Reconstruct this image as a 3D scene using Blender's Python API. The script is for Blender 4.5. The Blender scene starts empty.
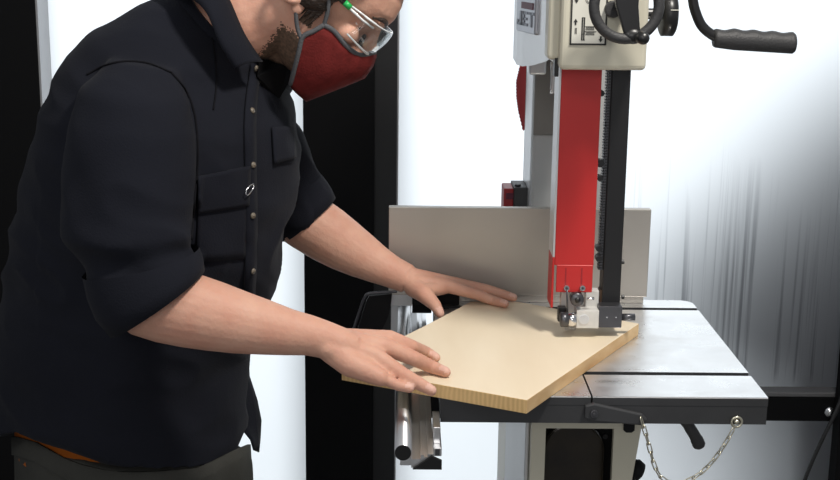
import bpy, bmesh, math, random
from mathutils import Vector, Matrix, noise
from mathutils.bvhtree import BVHTree
random.seed(4)
C = bpy.context.scene.collection
V = Vector

# ------------------------------------------------------------------ camera
FPX = 1292.38
CAM = V((-0.25537, -1.87580, 1.53936))
PIT, ROL, YAW = 0.22622201, 0.01256443, -0.01375419
def rot():
    c, s = math.cos(YAW), math.sin(YAW); Rz = Matrix(((c, s, 0), (-s, c, 0), (0, 0, 1)))
    c, s = math.cos(PIT), math.sin(PIT); Rx = Matrix(((1, 0, 0), (0, c, -s), (0, s, c)))
    B = Matrix(((1, 0, 0), (0, 0, -1), (0, 1, 0)))
    c, s = math.cos(ROL), math.sin(ROL); Rr = Matrix(((c, -s, 0), (s, c, 0), (0, 0, 1)))
    return Rr @ B @ Rx @ Rz
M3 = rot(); M3T = M3.transposed()
cam = bpy.data.cameras.new('camera'); camo = bpy.data.objects.new('camera', cam); C.objects.link(camo)
cam.sensor_width = 36; cam.lens = FPX / 840 * 36; cam.clip_start = .05
camo.matrix_world = Matrix.Translation(CAM) @ (M3T @ Matrix.Diagonal((1, -1, -1))).to_4x4()
bpy.context.scene.camera = camo
def ray(x, y): return M3T @ V(((x - 420) / FPX, (y - 240) / FPX, 1))
def at(x, y, Y=None, Z=None):
    """the real point seen at photo position x, y on the plane Y=const (or Z=const)"""
    d = ray(x, y)
    t = (Y - CAM.y) / d.y if Y is not None else (Z - CAM.z) / d.z
    return CAM + d * t
def pix(p):
    c = M3 @ (V(p) - CAM)
    return (FPX * c.x / c.z + 420, FPX * c.y / c.z + 240)

# ------------------------------------------------------------------ world, lights, exposure
sc = bpy.context.scene
w = bpy.data.worlds.new('world'); sc.world = w; w.use_nodes = True
w.node_tree.nodes['Background'].inputs[0].default_value = (.90, .94, 1, 1)
w.node_tree.nodes['Background'].inputs[1].default_value = .29
sc.view_settings.view_transform = 'Standard'; sc.view_settings.look = 'None'
sc.view_settings.gamma = 1; sc.view_settings.exposure = 0; sc.view_settings.use_curve_mapping = False
def area(name, loc, target, sx, sy, power, col):
    l = bpy.data.lights.new(name, 'AREA'); l.shape = 'RECTANGLE'; l.size = sx; l.size_y = sy; l.energy = power; l.color = col
    o = bpy.data.objects.new(name, l); C.objects.link(o); o.location = loc
    o.rotation_euler = (V(target) - V(loc)).to_track_quat('-Z', 'Y').to_euler()
    return o
area('ceiling_light_main', (.42, -.80, 2.75), (-.05, 0, 1.0), .25, .25, 35, (1, .95, .88))
area('ceiling_light_left', (-1.3, -1.9, 2.7), (-.5, -.1, 1.1), .9, .5, 9, (1, .97, .93))
area('room_light_behind', (-.5, -3.6, 2.1), (-.1, 0, .9), 1.6, .8, 16, (1, .97, .93))
area('daylight_outside', (-.2, 4.6, 2.6), (-.2, 1.6, 1.1), 5, 3, 250, (.93, .97, 1))

# ------------------------------------------------------------------ materials
def mat(name, col, rough=.5, metal=0, spec=.5, nscale=0, namt=.15, bump=0, bscale=60, sub=0, sheen=0, stretch=(1, 1, 1), col2=None, coat=0):
    m = bpy.data.materials.new(name); m.use_nodes = True
    nt = m.node_tree; b = nt.nodes['Principled BSDF']
    b.inputs['Base Color'].default_value = (*col, 1)
    b.inputs['Roughness'].default_value = rough; b.inputs['Metallic'].default_value = metal
    b.inputs['Specular IOR Level'].default_value = spec
    if sub:
        b.inputs['Subsurface Weight'].default_value = sub; b.inputs['Subsurface Radius'].default_value = (.01, .004, .002); b.inputs['Subsurface Scale'].default_value = .6
    if sheen: b.inputs['Sheen Weight'].default_value = sheen; b.inputs['Sheen Roughness'].default_value = .5
    if coat: b.inputs['Coat Weight'].default_value = coat; b.inputs['Coat Roughness'].default_value = .15
    if nscale or bump:
        tc = nt.nodes.new('ShaderNodeTexCoord'); mp = nt.nodes.new('ShaderNodeMapping'); mp.inputs['Scale'].default_value = stretch
        nt.links.new(tc.outputs['Object'], mp.inputs[0])
    if nscale:
        n = nt.nodes.new('ShaderNodeTexNoise'); n.inputs['Scale'].default_value = nscale; n.inputs['Detail'].default_value = 5
        nt.links.new(mp.outputs[0], n.inputs['Vector'])
        r = nt.nodes.new('ShaderNodeValToRGB'); nt.links.new(n.outputs[0], r.inputs[0])
        c2 = col2 or tuple(c * (1 - namt) for c in col); c3 = col if col2 else tuple(min(1, c * (1 + namt)) for c in col)
        r.color_ramp.elements[0].position = .3; r.color_ramp.elements[1].position = .7
        r.color_ramp.elements[0].color = (*c2, 1); r.color_ramp.elements[1].color = (*c3, 1)
        nt.links.new(r.outputs[0], b.inputs['Base Color'])
    if bump:
        n2 = nt.nodes.new('ShaderNodeTexNoise'); n2.inputs['Scale'].default_value = bscale; n2.inputs['Detail'].default_value = 3
        nt.links.new(mp.outputs[0], n2.inputs['Vector'])
        bp = nt.nodes.new('ShaderNodeBump'); bp.inputs['Strength'].default_value = bump; bp.inputs['Distance'].default_value = .004
        nt.links.new(n2.outputs[0], bp.inputs['Height']); nt.links.new(bp.outputs[0], b.inputs['Normal'])
    return m
m_cream = mat('cream_paint', (.60, .57, .46), .38, nscale=3, namt=.04, coat=.2)
m_silver = mat('silver_paint', (.74, .75, .76), .32, .55, nscale=4, namt=.05)
m_pale = mat('pale_grey_paint', (.45, .46, .46), .45, nscale=3, namt=.05)
m_badge = mat('badge_grey', (.42, .43, .47), .35, .6)
m_badgedark = mat('badge_letters', (.16, .17, .20), .4, .5)
m_maroon = mat('maroon', (.10, .008, .03), .5)
m_red = mat('red_paint', (.50, .021, .02), .42, nscale=3, namt=.06, coat=.15)
m_darkred = mat('dark_red_plastic', (.32, .015, .02), .45)
m_blk = mat('black_paint', (.012, .012, .013), .35)
m_blkmat = mat('black_matte', (.010, .010, .011), .7, spec=.2)
m_rubber = mat('black_rubber', (.035, .035, .037), .55, bump=.25, bscale=300)
m_cast = mat('dark_cast_iron', (.042, .043, .046), .5, .2, nscale=8, namt=.2)
m_steel = mat('ground_steel', (.74, .74, .74), .30, .9, nscale=4, namt=.10, stretch=(1, 2.2, 1), bump=.03, bscale=25)
def smudge(m):
    nt = m.node_tree; b_ = nt.nodes['Principled BSDF']; tc = nt.nodes.new('ShaderNodeTexCoord'); mp = nt.nodes.new('ShaderNodeMapping'); mp.inputs['Scale'].default_value = (14, 26, 1)
    n = nt.nodes.new('ShaderNodeTexNoise'); n.inputs['Scale'].default_value = .9; n.inputs['Detail'].default_value = 7; n.inputs['Roughness'].default_value = .7; n.inputs['Distortion'].default_value = .8
    r = nt.nodes.new('ShaderNodeValToRGB'); r.color_ramp.elements[0].position = .35; r.color_ramp.elements[1].position = .68; r.color_ramp.elements[0].color = (.24,) * 3 + (1,); r.color_ramp.elements[1].color = (.46,) * 3 + (1,)
    nt.links.new(tc.outputs['Object'], mp.inputs[0]); nt.links.new(mp.outputs[0], n.inputs['Vector']); nt.links.new(n.outputs[0], r.inputs[0]); nt.links.new(r.outputs[0], b_.inputs['Roughness'])
smudge(m_steel)
m_alu = mat('brushed_aluminium', (.72, .72, .73), .28, .95, nscale=60, namt=.12, stretch=(1, .02, 1))
m_alum_dull = mat('dull_aluminium', (.47, .445, .41), .42, .75, nscale=2, namt=.06)
m_chrome = mat('bright_metal', (.75, .75, .76), .2, 1)
m_gun = mat('gunmetal', (.11, .11, .12), .35, .8)
m_whitemetal = mat('white_metal', (.66, .65, .62), .4, .2, nscale=60, namt=.08)
m_label = mat('label_white', (.68, .67, .60), .5)
m_ink = mat('label_ink', (.02, .02, .02), .6)
m_greypanel = mat('grey_panel', (.20, .19, .175), .5, nscale=3, namt=.08)
m_zinc = mat('zinc_chain', (.62, .59, .48), .32, .9)
m_wood = mat('pale_pine', (.80, .69, .52), .5, nscale=5, stretch=(3, .6, 1), col2=(.74, .62, .45))
m_black_frame = mat('black_frame', (.0035, .0035, .004), .55, spec=.12)
m_greystrip = mat('silver_edge_strip', (.35, .35, .36), .4, .5)
m_floor = mat('grey_concrete', (.22, .22, .22), .6, nscale=5, namt=.2)
m_blocker = mat('dark_blocker', (.03, .03, .035), .8)
m_skin = mat('skin', (.62, .36, .265), .56, spec=.28, nscale=28, col2=(.56, .285, .205), bump=.18, bscale=180, sub=.12)
m_nail = mat('nail', (.66, .40, .32), .5, spec=.3)
m_stubble = mat('stubble', (.07, .045, .03), .8, nscale=240, col2=(.17, .10, .065))
m_hair = mat('brown_hair', (.05, .028, .017), .55, nscale=90, col2=(.02, .012, .009), stretch=(1, 1, 5), bump=.8, bscale=120)
m_shirt = mat('navy_cotton', (.0092, .0102, .0155), .9, spec=.12, nscale=6, namt=.12, bump=.2, bscale=420, sheen=.02)
m_shirtin = mat('black_lining', (.005, .005, .006), .9, spec=.1)
m_seam_shade = mat('seam_and_edge_shade', (.006, .006, .008), .9, spec=.1)  # real seams, and the shade line drawn along the shirt's front edge
m_tee = mat('orange_cotton', (.32, .085, .012), .9, spec=.1, bump=.2, bscale=300)
m_trouser = mat('olive_grey_twill', (.040, .040, .036), .9, spec=.15, nscale=12, namt=.2, bump=.2, bscale=350)
m_mask = mat('maroon_cotton', (.125, .015, .014), .85, spec=.15, nscale=70, namt=.18, bump=.25, bscale=350)
m_trim = mat('grey_binding', (.075, .078, .085), .85, bump=.3, bscale=400)
m_button = mat('tan_button', (.15, .125, .095), .3)
m_green = mat('green_plastic', (.02, .42, .09), .35)
m_eye = mat('eye_white', (.75, .72, .70), .15)
m_iris = mat('iris', (.05, .035, .025), .1)
def lens_mat():
    m = bpy.data.materials.new('clear_lens'); m.use_nodes = True; nt = m.node_tree; nt.nodes.remove(nt.nodes['Principled BSDF'])
    o = nt.nodes['Material Output']; t = nt.nodes.new('ShaderNodeBsdfTransparent'); t.inputs[0].default_value = (.93, .95, .95, 1)
    g = nt.nodes.new('ShaderNodeBsdfGlossy'); g.inputs['Roughness'].default_value = .06
    lw = nt.nodes.new('ShaderNodeLayerWeight'); lw.inputs[0].default_value = .5
    pw = nt.nodes.new('ShaderNodeMath'); pw.operation = 'POWER'; pw.inputs[1].default_value = 3; nt.links.new(lw.outputs['Facing'], pw.inputs[0])
    fr = nt.nodes.new('ShaderNodeMath'); fr.operation = 'MULTIPLY_ADD'; fr.inputs[1].default_value = .5; fr.inputs[2].default_value = .06; nt.links.new(pw.outputs[0], fr.inputs[0])
    x = nt.nodes.new('ShaderNodeMixShader'); nt.links.new(fr.outputs[0], x.inputs[0]); nt.links.new(t.outputs[0], x.inputs[1]); nt.links.new(g.outputs[0], x.inputs[2]); nt.links.new(x.outputs[0], o.inputs[0])
    return m
m_lens = lens_mat()
def clear_mat():
    m = bpy.data.materials.new('clear_sheet'); m.use_nodes = True; nt = m.node_tree; nt.nodes.remove(nt.nodes['Principled BSDF'])
    t = nt.nodes.new('ShaderNodeBsdfTransparent'); nt.links.new(t.outputs[0], nt.nodes['Material Output'].inputs[0]); return m
m_clear = clear_mat()
def pane_mat(name, streaks):
    """frosted sheet: scatters the daylight behind it; grime runs with a shape of their own"""
    m = bpy.data.materials.new(name); m.use_nodes = True; nt = m.node_tree; nd = nt.nodes; L = nt.links.new
    nd.remove(nd['Principled BSDF']); o = nd['Material Output']
    tr = nd.new('ShaderNodeBsdfTranslucent'); df = nd.new('ShaderNodeBsdfDiffuse'); gl = nd.new('ShaderNodeBsdfGlossy')
    tr.inputs[0].default_value = (.80, .83, .85, 1); df.inputs[0].default_value = (.025, .025, .028, 1); gl.inputs['Roughness'].default_value = .35
    a = nd.new('ShaderNodeAddShader'); L(tr.outputs[0], a.inputs[0]); L(df.outputs[0], a.inputs[1])
    x = nd.new('ShaderNodeMixShader'); x.inputs[0].default_value = .015; L(a.outputs[0], x.inputs[1]); L(gl.outputs[0], x.inputs[2]); L(x.outputs[0], o.inputs[0])
    if streaks:
        tc = nd.new('ShaderNodeTexCoord')
        def ramp(src, p0, p1, c0, c1):
            r = nd.new('ShaderNodeValToRGB'); r.color_ramp.elements[0].position = p0; r.color_ramp.elements[1].position = p1
            r.color_ramp.elements[0].color = (c0, c0, c0, 1); r.color_ramp.elements[1].color = (c1, c1, c1, 1); L(src, r.inputs[0]); return r.outputs[0]
        def mth(op, a_, b_):
            q = nd.new('ShaderNodeMath'); q.operation = op
            for i, v in enumerate((a_, b_)):
                if isinstance(v, (int, float)): q.inputs[i].default_value = v
                else: L(v, q.inputs[i])
            return q.outputs[0]
        mp = nd.new('ShaderNodeMapping'); mp.inputs['Scale'].default_value = (46, 1, .5); L(tc.outputs['Object'], mp.inputs[0])
        n = nd.new('ShaderNodeTexNoise'); n.inputs['Scale'].default_value = 1; n.inputs['Detail'].default_value = 4; n.inputs['Roughness'].default_value = .6; L(mp.outputs[0], n.inputs['Vector'])
        run = ramp(n.outputs[0], .53, .64, 0, 1)
        sp = nd.new('ShaderNodeSeparateXYZ'); L(tc.outputs['Object'], sp.inputs[0])
        # the runs start about a metre up the sheet, right of the saw, each at its own height
        mp2 = nd.new('ShaderNodeMapping'); mp2.inputs['Scale'].default_value = (9, 1, .01); L(tc.outputs['Object'], mp2.inputs[0])
        n2 = nd.new('ShaderNodeTexNoise'); n2.inputs['Scale'].default_value = 1; L(mp2.outputs[0], n2.inputs['Vector'])
        top = mth('ADD', mth('MULTIPLY', n2.outputs[0], .9), .55)
        hgt = mth('MULTIPLY', mth('SUBTRACT', top, sp.outputs[2]), 3.2); hgt2 = ramp(hgt, 0, 1, 0, 1)
        bot = ramp(sp.outputs[2], .36, .40, 0, 1)
        lft = ramp(sp.outputs[0], .16, .30, 0, 1)
        k = mth('MULTIPLY', mth('MULTIPLY', run, hgt2), mth('MULTIPLY', lft, bot))
        mx = nd.new('ShaderNodeMix'); mx.data_type = 'RGBA'; L(mth('MULTIPLY', k, .62), mx.inputs[0])
        mx.inputs[6].default_value = (.80, .83, .85, 1); mx.inputs[7].default_value = (.10, .11, .14, 1); L(mx.outputs[2], tr.inputs[0])
    return m
m_pane1 = pane_mat('frosted_sheet', False); m_pane2 = pane_mat('frosted_sheet_with_runs', True)
def endgrain():
    m = bpy.data.materials.new('end_grain'); m.use_nodes = True; nt = m.node_tree; b = nt.nodes['Principled BSDF']; b.inputs['Roughness'].default_value = .6
    tc = nt.nodes.new('ShaderNodeTexCoord'); wv = nt.nodes.new('ShaderNodeTexWave'); wv.wave_type = 'BANDS'; wv.bands_direction = 'X'; wv.inputs['Scale'].default_value = 55; wv.inputs['Distortion'].default_value = 2.5; wv.inputs['Detail'].default_value = 3
    n = nt.nodes.new('ShaderNodeTexNoise'); n.inputs['Scale'].default_value = 14; nt.links.new(tc.outputs['Object'], n.inputs['Vector'])
    nt.links.new(tc.outputs['Object'], wv.inputs['Vector'])
    mx = nt.nodes.new('ShaderNodeMix'); mx.data_type = 'RGBA'; mx.inputs[6].default_value = (.74, .50, .23, 1); mx.inputs[7].default_value = (.50, .30, .11, 1)
    ml = nt.nodes.new('ShaderNodeMath'); ml.operation = 'MULTIPLY'; nt.links.new(wv.outputs['Fac'], ml.inputs[0]); nt.links.new(n.outputs[0], ml.inputs[1])
    nt.links.new(ml.outputs[0], mx.inputs[0]); nt.links.new(mx.outputs[2], b.inputs['Base Color']); return m
m_end = endgrain()
m_sawn = mat('sawn_edge', (.70, .50, .27), .6, nscale=16, col2=(.46, .25, .09), stretch=(1, .5, 2))

# ------------------------------------------------------------------ mesh helpers
def link(name, me, mats, parent=None, smooth=False):
    o = bpy.data.objects.new(name, me); C.objects.link(o)
    for m in (mats if isinstance(mats, (list, tuple)) else [mats]): me.materials.append(m)
    if parent:
        o.parent = parent; o.matrix_parent_inverse = Matrix.Identity(4)
        o.location = -_wloc(parent)
    if smooth:
        for p in me.polygons: p.use_smooth = True
    return o
def _wloc(o):
    l = V((0, 0, 0))
    while o: l += o.location; o = o.parent
    return l
def obj(name, bm, mats, parent=None, smooth=False, bevel=0, seg=2):
    bmesh.ops.recalc_face_normals(bm, faces=bm.faces)
    me = bpy.data.meshes.new(name); bm.to_mesh(me); bm.free()
    o = link(name, me, mats, parent, smooth)
    if bevel:
        b = o.modifiers.new('bevel', 'BEVEL'); b.width = bevel; b.segments = seg; b.limit_method = 'ANGLE'; b.angle_limit = .6
    if smooth == 'auto': pass
    return o
def BM(): return bmesh.new()
def box(bm, lo, hi, mi=0):
    vs = [bm.verts.new((x, y, z)) for x in (lo[0], hi[0]) for y in (lo[1], hi[1]) for z in (lo[2], hi[2])]
    for f in ((0, 1, 3, 2), (4, 6, 7, 5), (0, 4, 5, 1), (2, 3, 7, 6), (0, 2, 6, 4), (1, 5, 7, 3)):
        bm.faces.new([vs[i] for i in f]).material_index = mi
    return vs
def frame_for(d):
    d = d.normalized(); a = V((0, 0, 1)) if abs(d.z) < .9 else V((1, 0, 0))
    u = d.cross(a).normalized(); return u, d.cross(u).normalized()
def tube(bm, pts, rad, seg=16, cap=True, closed=False, flat=None, mi=0):
    """round rod along pts; rad a number or one per point"""
    pts = [V(p) for p in pts]; n = len(pts)
    if not isinstance(rad, (list, tuple)): rad = [rad] * n
    rings = []; u = None
    for i, p in enumerate(pts):
        if closed: d = pts[(i + 1) % n] - pts[i - 1]
        else: d = pts[min(i + 1, n - 1)] - pts[max(i - 1, 0)]
        d.normalize()
        if u is None: u, v = frame_for(d)
        else:
            u = (u - d * u.dot(d)).normalized(); v = d.cross(u).normalized()
        rings.append([bm.verts.new(p + (u * math.cos(2 * math.pi * k / seg) + v * math.sin(2 * math.pi * k / seg)) * rad[i]) for k in range(seg)])
    m = n if closed else n - 1
    for i in range(m):
        a, b = rings[i], rings[(i + 1) % n]
        for k in range(seg): bm.faces.new((a[k], a[(k + 1) % seg], b[(k + 1) % seg], b[k])).material_index = mi
    if cap and not closed:
        bm.faces.new(rings[0][::-1]).material_index = mi; bm.faces.new(rings[-1]).material_index = mi
    return rings
def ball(bm, c, r, seg=16, scale=(1, 1, 1), rotm=None):
    g = bmesh.ops.create_uvsphere(bm, u_segments=seg, v_segments=max(6, seg // 2), radius=r)
    for v in g['verts']:
        q = V((v.co.x * scale[0], v.co.y * scale[1], v.co.z * scale[2]))
        if rotm: q = rotm @ q
        v.co = q + V(c)
def capsule(bm, a, b, ra, rb, seg=14):
    a, b = V(a), V(b); d = (b - a).normalized(); pts = []; rr = []
    for k in range(5):
        t = math.pi / 2 * k / 4; pts.append(a - d * ra * math.cos(t)); rr.append(max(ra * math.sin(t), ra * .05))
    for k in range(5):
        t = math.pi / 2 * k / 4; pts.append(b + d * rb * math.sin(t)); rr.append(max(rb * math.cos(t), rb * .05))
    tube(bm, pts, rr, seg)
def loft(bm, rings, cap=True, mi=0):
    rs = [[bm.verts.new(p) for p in r] for r in rings]
    for a, b in zip(rs, rs[1:]):
        n = len(a)
        for k in range(n): bm.faces.new((a[k], a[(k + 1) % n], b[(k + 1) % n], b[k])).material_index = mi
    if cap: bm.faces.new(rs[0][::-1]).material_index = mi; bm.faces.new(rs[-1]).material_index = mi
    return rs
def prism(bm, poly, ax, lo, hi, mi=0):
    """poly in the two other axes (in x, y, z order) extruded along axis ax"""
    def mk(p, t):
        c = list(p); c.insert(ax, t); return bm.verts.new(c)
    a = [mk(p, lo) for p in poly]; b = [mk(p, hi) for p in poly]; n = len(a)
    bm.faces.new(a[::-1]).material_index = mi; bm.faces.new(b).material_index = mi
    for k in range(n): bm.faces.new((a[k], a[(k + 1) % n], b[(k + 1) % n], b[k])).material_index = mi
def cyl(bm, a, b, r, seg=24, mi=0): tube(bm, [a, b], r, seg, mi=mi)
def spline(pts, n=8):
    pts = [V(p) for p in pts]; out = []
    for i in range(len(pts) - 1):
        p0 = pts[max(i - 1, 0)]; p1 = pts[i]; p2 = pts[i + 1]; p3 = pts[min(i + 2, len(pts) - 1)]
        for k in range(n):
            t = k / n; out.append(.5 * ((2 * p1) + (p2 - p0) * t + (2 * p0 - 5 * p1 + 4 * p2 - p3) * t * t + (3 * p1 - p0 - 3 * p2 + p3) * t ** 3))
    out.append(pts[-1]); return out
def lerp1(tab, x):
    for (x0, y0), (x1, y1) in zip(tab, tab[1:]):
        if x <= x1: return y0 + (y1 - y0) * max(0, (x - x0) / (x1 - x0))
    return tab[-1][1]
def remesh(bm, vox, smooth=4, name='tmp'):
    bmesh.ops.recalc_face_normals(bm, faces=bm.faces)
    me = bpy.data.meshes.new(name); bm.to_mesh(me); bm.free()
    o = bpy.data.objects.new(name, me); C.objects.link(o)
    r = o.modifiers.new('r', 'REMESH'); r.mode = 'VOXEL'; r.voxel_size = vox
    if smooth:
        s = o.modifiers.new('s', 'SMOOTH'); s.factor = .5; s.iterations = smooth
    dg = bpy.context.evaluated_depsgraph_get(); dg.update()
    out = bpy.data.meshes.new_from_object(o.evaluated_get(dg))
    bpy.data.objects.remove(o); bpy.data.meshes.remove(me)
    return out
def bvh_of(me): return BVHTree.FromPolygons([v.co.copy() for v in me.vertices], [tuple(p.vertices) for p in me.polygons])
def hit(bvh, x, y):
    h = bvh.ray_cast(CAM, ray(x, y).normalized()); return (h[0], h[1]) if h[0] else (None, None)
def thing(name, label, cat, loc=(0, 0, 0), group=None):
    o = bpy.data.objects.new(name, None); C.objects.link(o); o.location = loc; o.empty_display_size = .05
    return tag(o, label, cat, group)
def tag(o, label=None, cat=None, group=None, kind=None):
    for k, v in (('label', label), ('category', cat), ('group', group), ('kind', kind)):
        if v: o[k] = v
    return o
def struct(name, bm, m, label=None, **k):
    o = obj(name, bm, m, None, **k); o['kind'] = 'structure'
    if label: o['label'] = label
    return o

# ------------------------------------------------------------------ setting
WY = 1.5
b = BM(); box(b, (-4, -4, -.05), (4, WY + .15, 0)); struct('floor', b, m_floor)
xl0 = at(-200, 240, WY).x; xl1 = at(38, 60, WY - .1).x; xp0 = at(304, 240, WY - .1).x; xp1 = at(397.5, 240, WY - .1).x; xpm = at(374, 240, WY - .1).x
TOPZ = 2.9
b = BM(); box(b, (xl0 - .6, WY - .1, 0), (xl1, WY + .1, TOPZ)); struct('trim_1', b, m_black_frame, 'black post at the left edge')
b = BM(); box(b, (xl1, WY - .098, 0), (xl1 + .005, WY + .1, TOPZ)); struct('trim_2', b, m_greystrip, 'thin silver strip along the left black post')
b = BM(); box(b, (xp0, WY - .1, 0), (xpm, WY + .1, TOPZ)); struct('trim_3', b, m_black_frame, 'black post behind the worker')
b = BM(); box(b, (xpm, WY - .085, 0), (xp1 - .004, WY + .1, TOPZ)); box(b, (xp1 - .004, WY - .083, 0), (xp1, WY + .1, TOPZ), 1)
struct('trim_4', b, [m_blk, m_greystrip], 'black jamb beside the post with silver edge')
def pane(name, x0, x1, m, label):
    b = BM(); vs = [b.verts.new(p) for p in ((x0, WY, 0), (x1, WY, 0), (x1, WY, TOPZ), (x0, WY, TOPZ))]
    b.faces.new(vs).material_index = 0
    ws = [b.verts.new(v.co + V((0, .02, 0))) for v in vs]; b.faces.new(ws[::-1]).material_index = 1
    for k in range(4): b.faces.new((vs[k], ws[k], ws[(k + 1) % 4], vs[(k + 1) % 4])).material_index = 1
    return struct(name, b, [m, m_clear], label)
pane('window_1', xl1, xp0, m_pane1, 'frosted white panel behind the worker')
pane('window_2', xp1, 2.6, m_pane2, 'frosted white panel with dark runs behind the saw')
b = BM(); box(b, (xl0 - .6, WY - .1, TOPZ), (2.6, WY + .1, TOPZ + .2)); struct('trim_5', b, m_black_frame)
# low black rail across the right panel, its grey ridge and the upright at the right
zr0 = at(800, 421, WY - .06).z; zr1 = at(800, 398.5, WY - .06).z; zr2 = at(800, 392.5, WY - .05).z
b = BM(); box(b, (xp1, WY - .06, zr0), (2.6, WY + .0, zr1)); struct('trim_6', b, m_black_frame, 'low black rail across the frosted panel')
b = BM(); box(b, (xp1, WY - .05, zr1), (2.6, WY, zr2)); struct('trim_7', b, mat('grey_ridge', (.10, .10, .105), .5), 'grey ridge on the black rail', bevel=.003)
pb = at(829, 411, WY - .06)
b = BM(); cyl(b, pb, pb + V((0, -.012, 0)), .014, 20); ball(b, pb + V((0, -.012, 0)), .010, 14, (1, .5, 1)); struct('trim_8', b, m_chrome, 'round bolt head on the black rail', smooth=True)
xu = at(838, 440, WY - .12).x
b = BM(); box(b, (xu, WY - .12, 0), (xu + .06, WY - .07, at(837, 300, WY - .12).z)); struct('trim_9', b, m_black_frame, 'dark upright at the right edge of the panel')
# unseen dark blockers added outside, shaped to shade the sheet's lower right
b = BM(); prism(b, [(.62, 0), (.60, .50), (.38, .62), (.30, .75), (.42, .90), (.60, 1.04), (.80, 1.28), (1.0, 1.42), (2.7, 1.6), (2.7, 0)], 1, WY + .34, WY + .6); prism(b, [(.76, 0), (.74, .48), (.90, .62), (2.7, .85), (2.7, 0)], 1, WY + .12, WY + .3); struct('outside_shade_blocker', b, m_blocker, 'unseen dark blocker added beyond the frosted panel to shade it')
b = BM(); box(b, (-4, WY + .15, -.05), (4, 6, 0)); struct('ground_outside', b, mat('dark_paving', (.12, .12, .12), .8))

# ------------------------------------------------------------------ bandsaw
TZ = .95
saw = thing('bandsaw', 'cream and red upright band saw with steel table behind the wooden board', 'band saw', (0, .35, 0))
# table: top plate with two slots and the blade kerf, dark cast edge
TX0, TX1, TY0, TY1 = -.203, .237, -.24, .245
ys1, ys2, sw = -.143, .19, .0068
b = BM()
kx0, kx1 = -.0012, .0012
def tslab(x0, x1, y0, y1):
    box(b, (x0, y0, TZ - .012), (x1, y1, TZ))
rows = [(TY0, ys1 - sw), (ys1 + sw, ys2 - sw), (ys2 + sw, TY1)]
tslab(TX0, kx0, *rows[0]); tslab(kx1, TX1, *rows[0])
tslab(TX0, kx0, ys1 + sw, -.0); tslab(kx1, TX1, ys1 + sw, 0); tslab(TX0, TX1, 0, ys2 - sw)
# far strip with rounded corners
r = .022; pol = [(TX0, ys2 + sw), (TX1, ys2 + sw)]
for k in range(6):
    t = math.pi / 2 * k / 5; pol.append((TX1 - r + r * math.cos(t), TY1 - r + r * math.sin(t)))
pol.append((TX0, TY1)); prism(b, pol, 2, TZ - .012, TZ)
bmesh.ops.recalc_face_normals(b, faces=b.faces)
for f_ in b.faces:
    if abs(f_.normal.z) < .9: f_.material_index = 1  # dark cast sides; slot and kerf walls share it as painted recess shade
bmesh.ops.bevel(b, geom=[e for e in b.edges if all(abs(v.co.y - TY0) < 1e-6 and abs(v.co.z - TZ) < 1e-6 for v in e.verts)], offset=.0013, segments=2, affect='EDGES', material=0)
t_top = obj('table_top', b, [m_steel, m_cast], saw); t_top['label'] = 'bright ground steel top with two slots'
b = BM(); box(b, (TX0 + .0005, TY0 + .0005, TZ - .038), (TX1 - .0005, TY1 - .022, TZ - .0122)); box(b, (TX0 + .0005, TY1 - .022, TZ - .038), (TX1 - .022, TY1 - .0005, TZ - .0122))
obj('table_body', b, m_cast, saw)['label'] = 'dark cast iron table edge'
# trunnion bar under the table edge with bolt (pin bracket)
pA = at(593, 411, TY0); pB = at(641, 418, TY0)
b = BM(); prism(b, [(pA.x - .012, pA.z + .010), (pA.x, pA.z + .013), (pB.x, pB.z + .008), (pB.x + .008, pB.z), (pB.x, pB.z - .008), (pA.x, pA.z - .012), (pA.x - .012, pA.z - .008)], 1, TY0 - .008, TY0)
br = obj('pin_bracket', b, m_cast, saw, bevel=.002)
b = BM(); cyl(b, pA + V((0, -.013, 0)), pA + V((0, -.006, 0)), .0055, 16); cyl(b, pA + V((0, -.0145, 0)), pA + V((0, -.013, 0)), .0025, 10)
obj('bolt', b, m_gun, br, bevel=.0008)
pE = at(736, 421, TY0)
b = BM(); pts = [pE + V((.007 * math.cos(t), -.004, .007 * math.sin(t))) for t in [k * math.pi / 8 for k in range(16)]]; tube(b, pts, .0018, 8, closed=True); cyl(b, pE + V((0, -.006, 0)), pE + V((0, .002, 0)), .0035, 10)
obj('eye_bolt', b, m_zinc, saw, True)
# tilt lock lever below
b = BM(); tube(b, spline([at(682, 418, -.12), at(690, 428, -.12), at(697, 440, -.12), at(700, 448, -.12)], 4), [.0075] * 4 + [.0085] * 4 + [.0095] * 3 + [.008, .005], 14)
obj('tilt_lock_lever', b, m_rubber, saw, True)
# front rail: round tube + extrusion
RZ = .915
b = BM(); ra = V((-.2525, -.354, RZ)); rb_ = V((-.2515, .315, RZ))
tube(b, [ra, rb_], .0108, 28); rt = obj('rail_tube', b, m_alu, saw, True); rt['label'] = 'round bright fence rail tube'
b = BM(); cyl(b, ra + V((0, -.0015, 0)), ra + V((0, .004, 0)), .0102, 24); obj('tube_plug', b, m_blkmat, rt)
b = BM(); prism(b, [(-.242, .905), (-.242, .894), (-.214, .894), (-.214, .912), (-.221, .912), (-.221, .908), (-.226, .908), (-.226, .911), (-.230, .911), (-.230, .906)], 1, -.352, .31)
prism(b, [(-.256, .894), (-.256, .905), (-.242, .905), (-.242, .894)], 1, -.345, .31)
rx = obj('rail_extrusion', b, m_alu, saw); rx['label'] = 'grooved aluminium rail extrusion'
b = BM(); prism(b, [(-.2400, .8935), (-.2035, .8935), (-.2035, .905), (-.212, .909), (-.2165, .911)], 1, -.357, -.352); obj('end_cap', b, m_blkmat, rx)
b = BM()
for lo, hi in (((-.2135, -.315, .894), (-.2025, -.24, .906)), ((-.2135, -.30, .906), (-.204, -.24, .928))): box(b, lo, hi)
obj('rail_bracket', b, m_alu, saw, bevel=.001)
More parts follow.
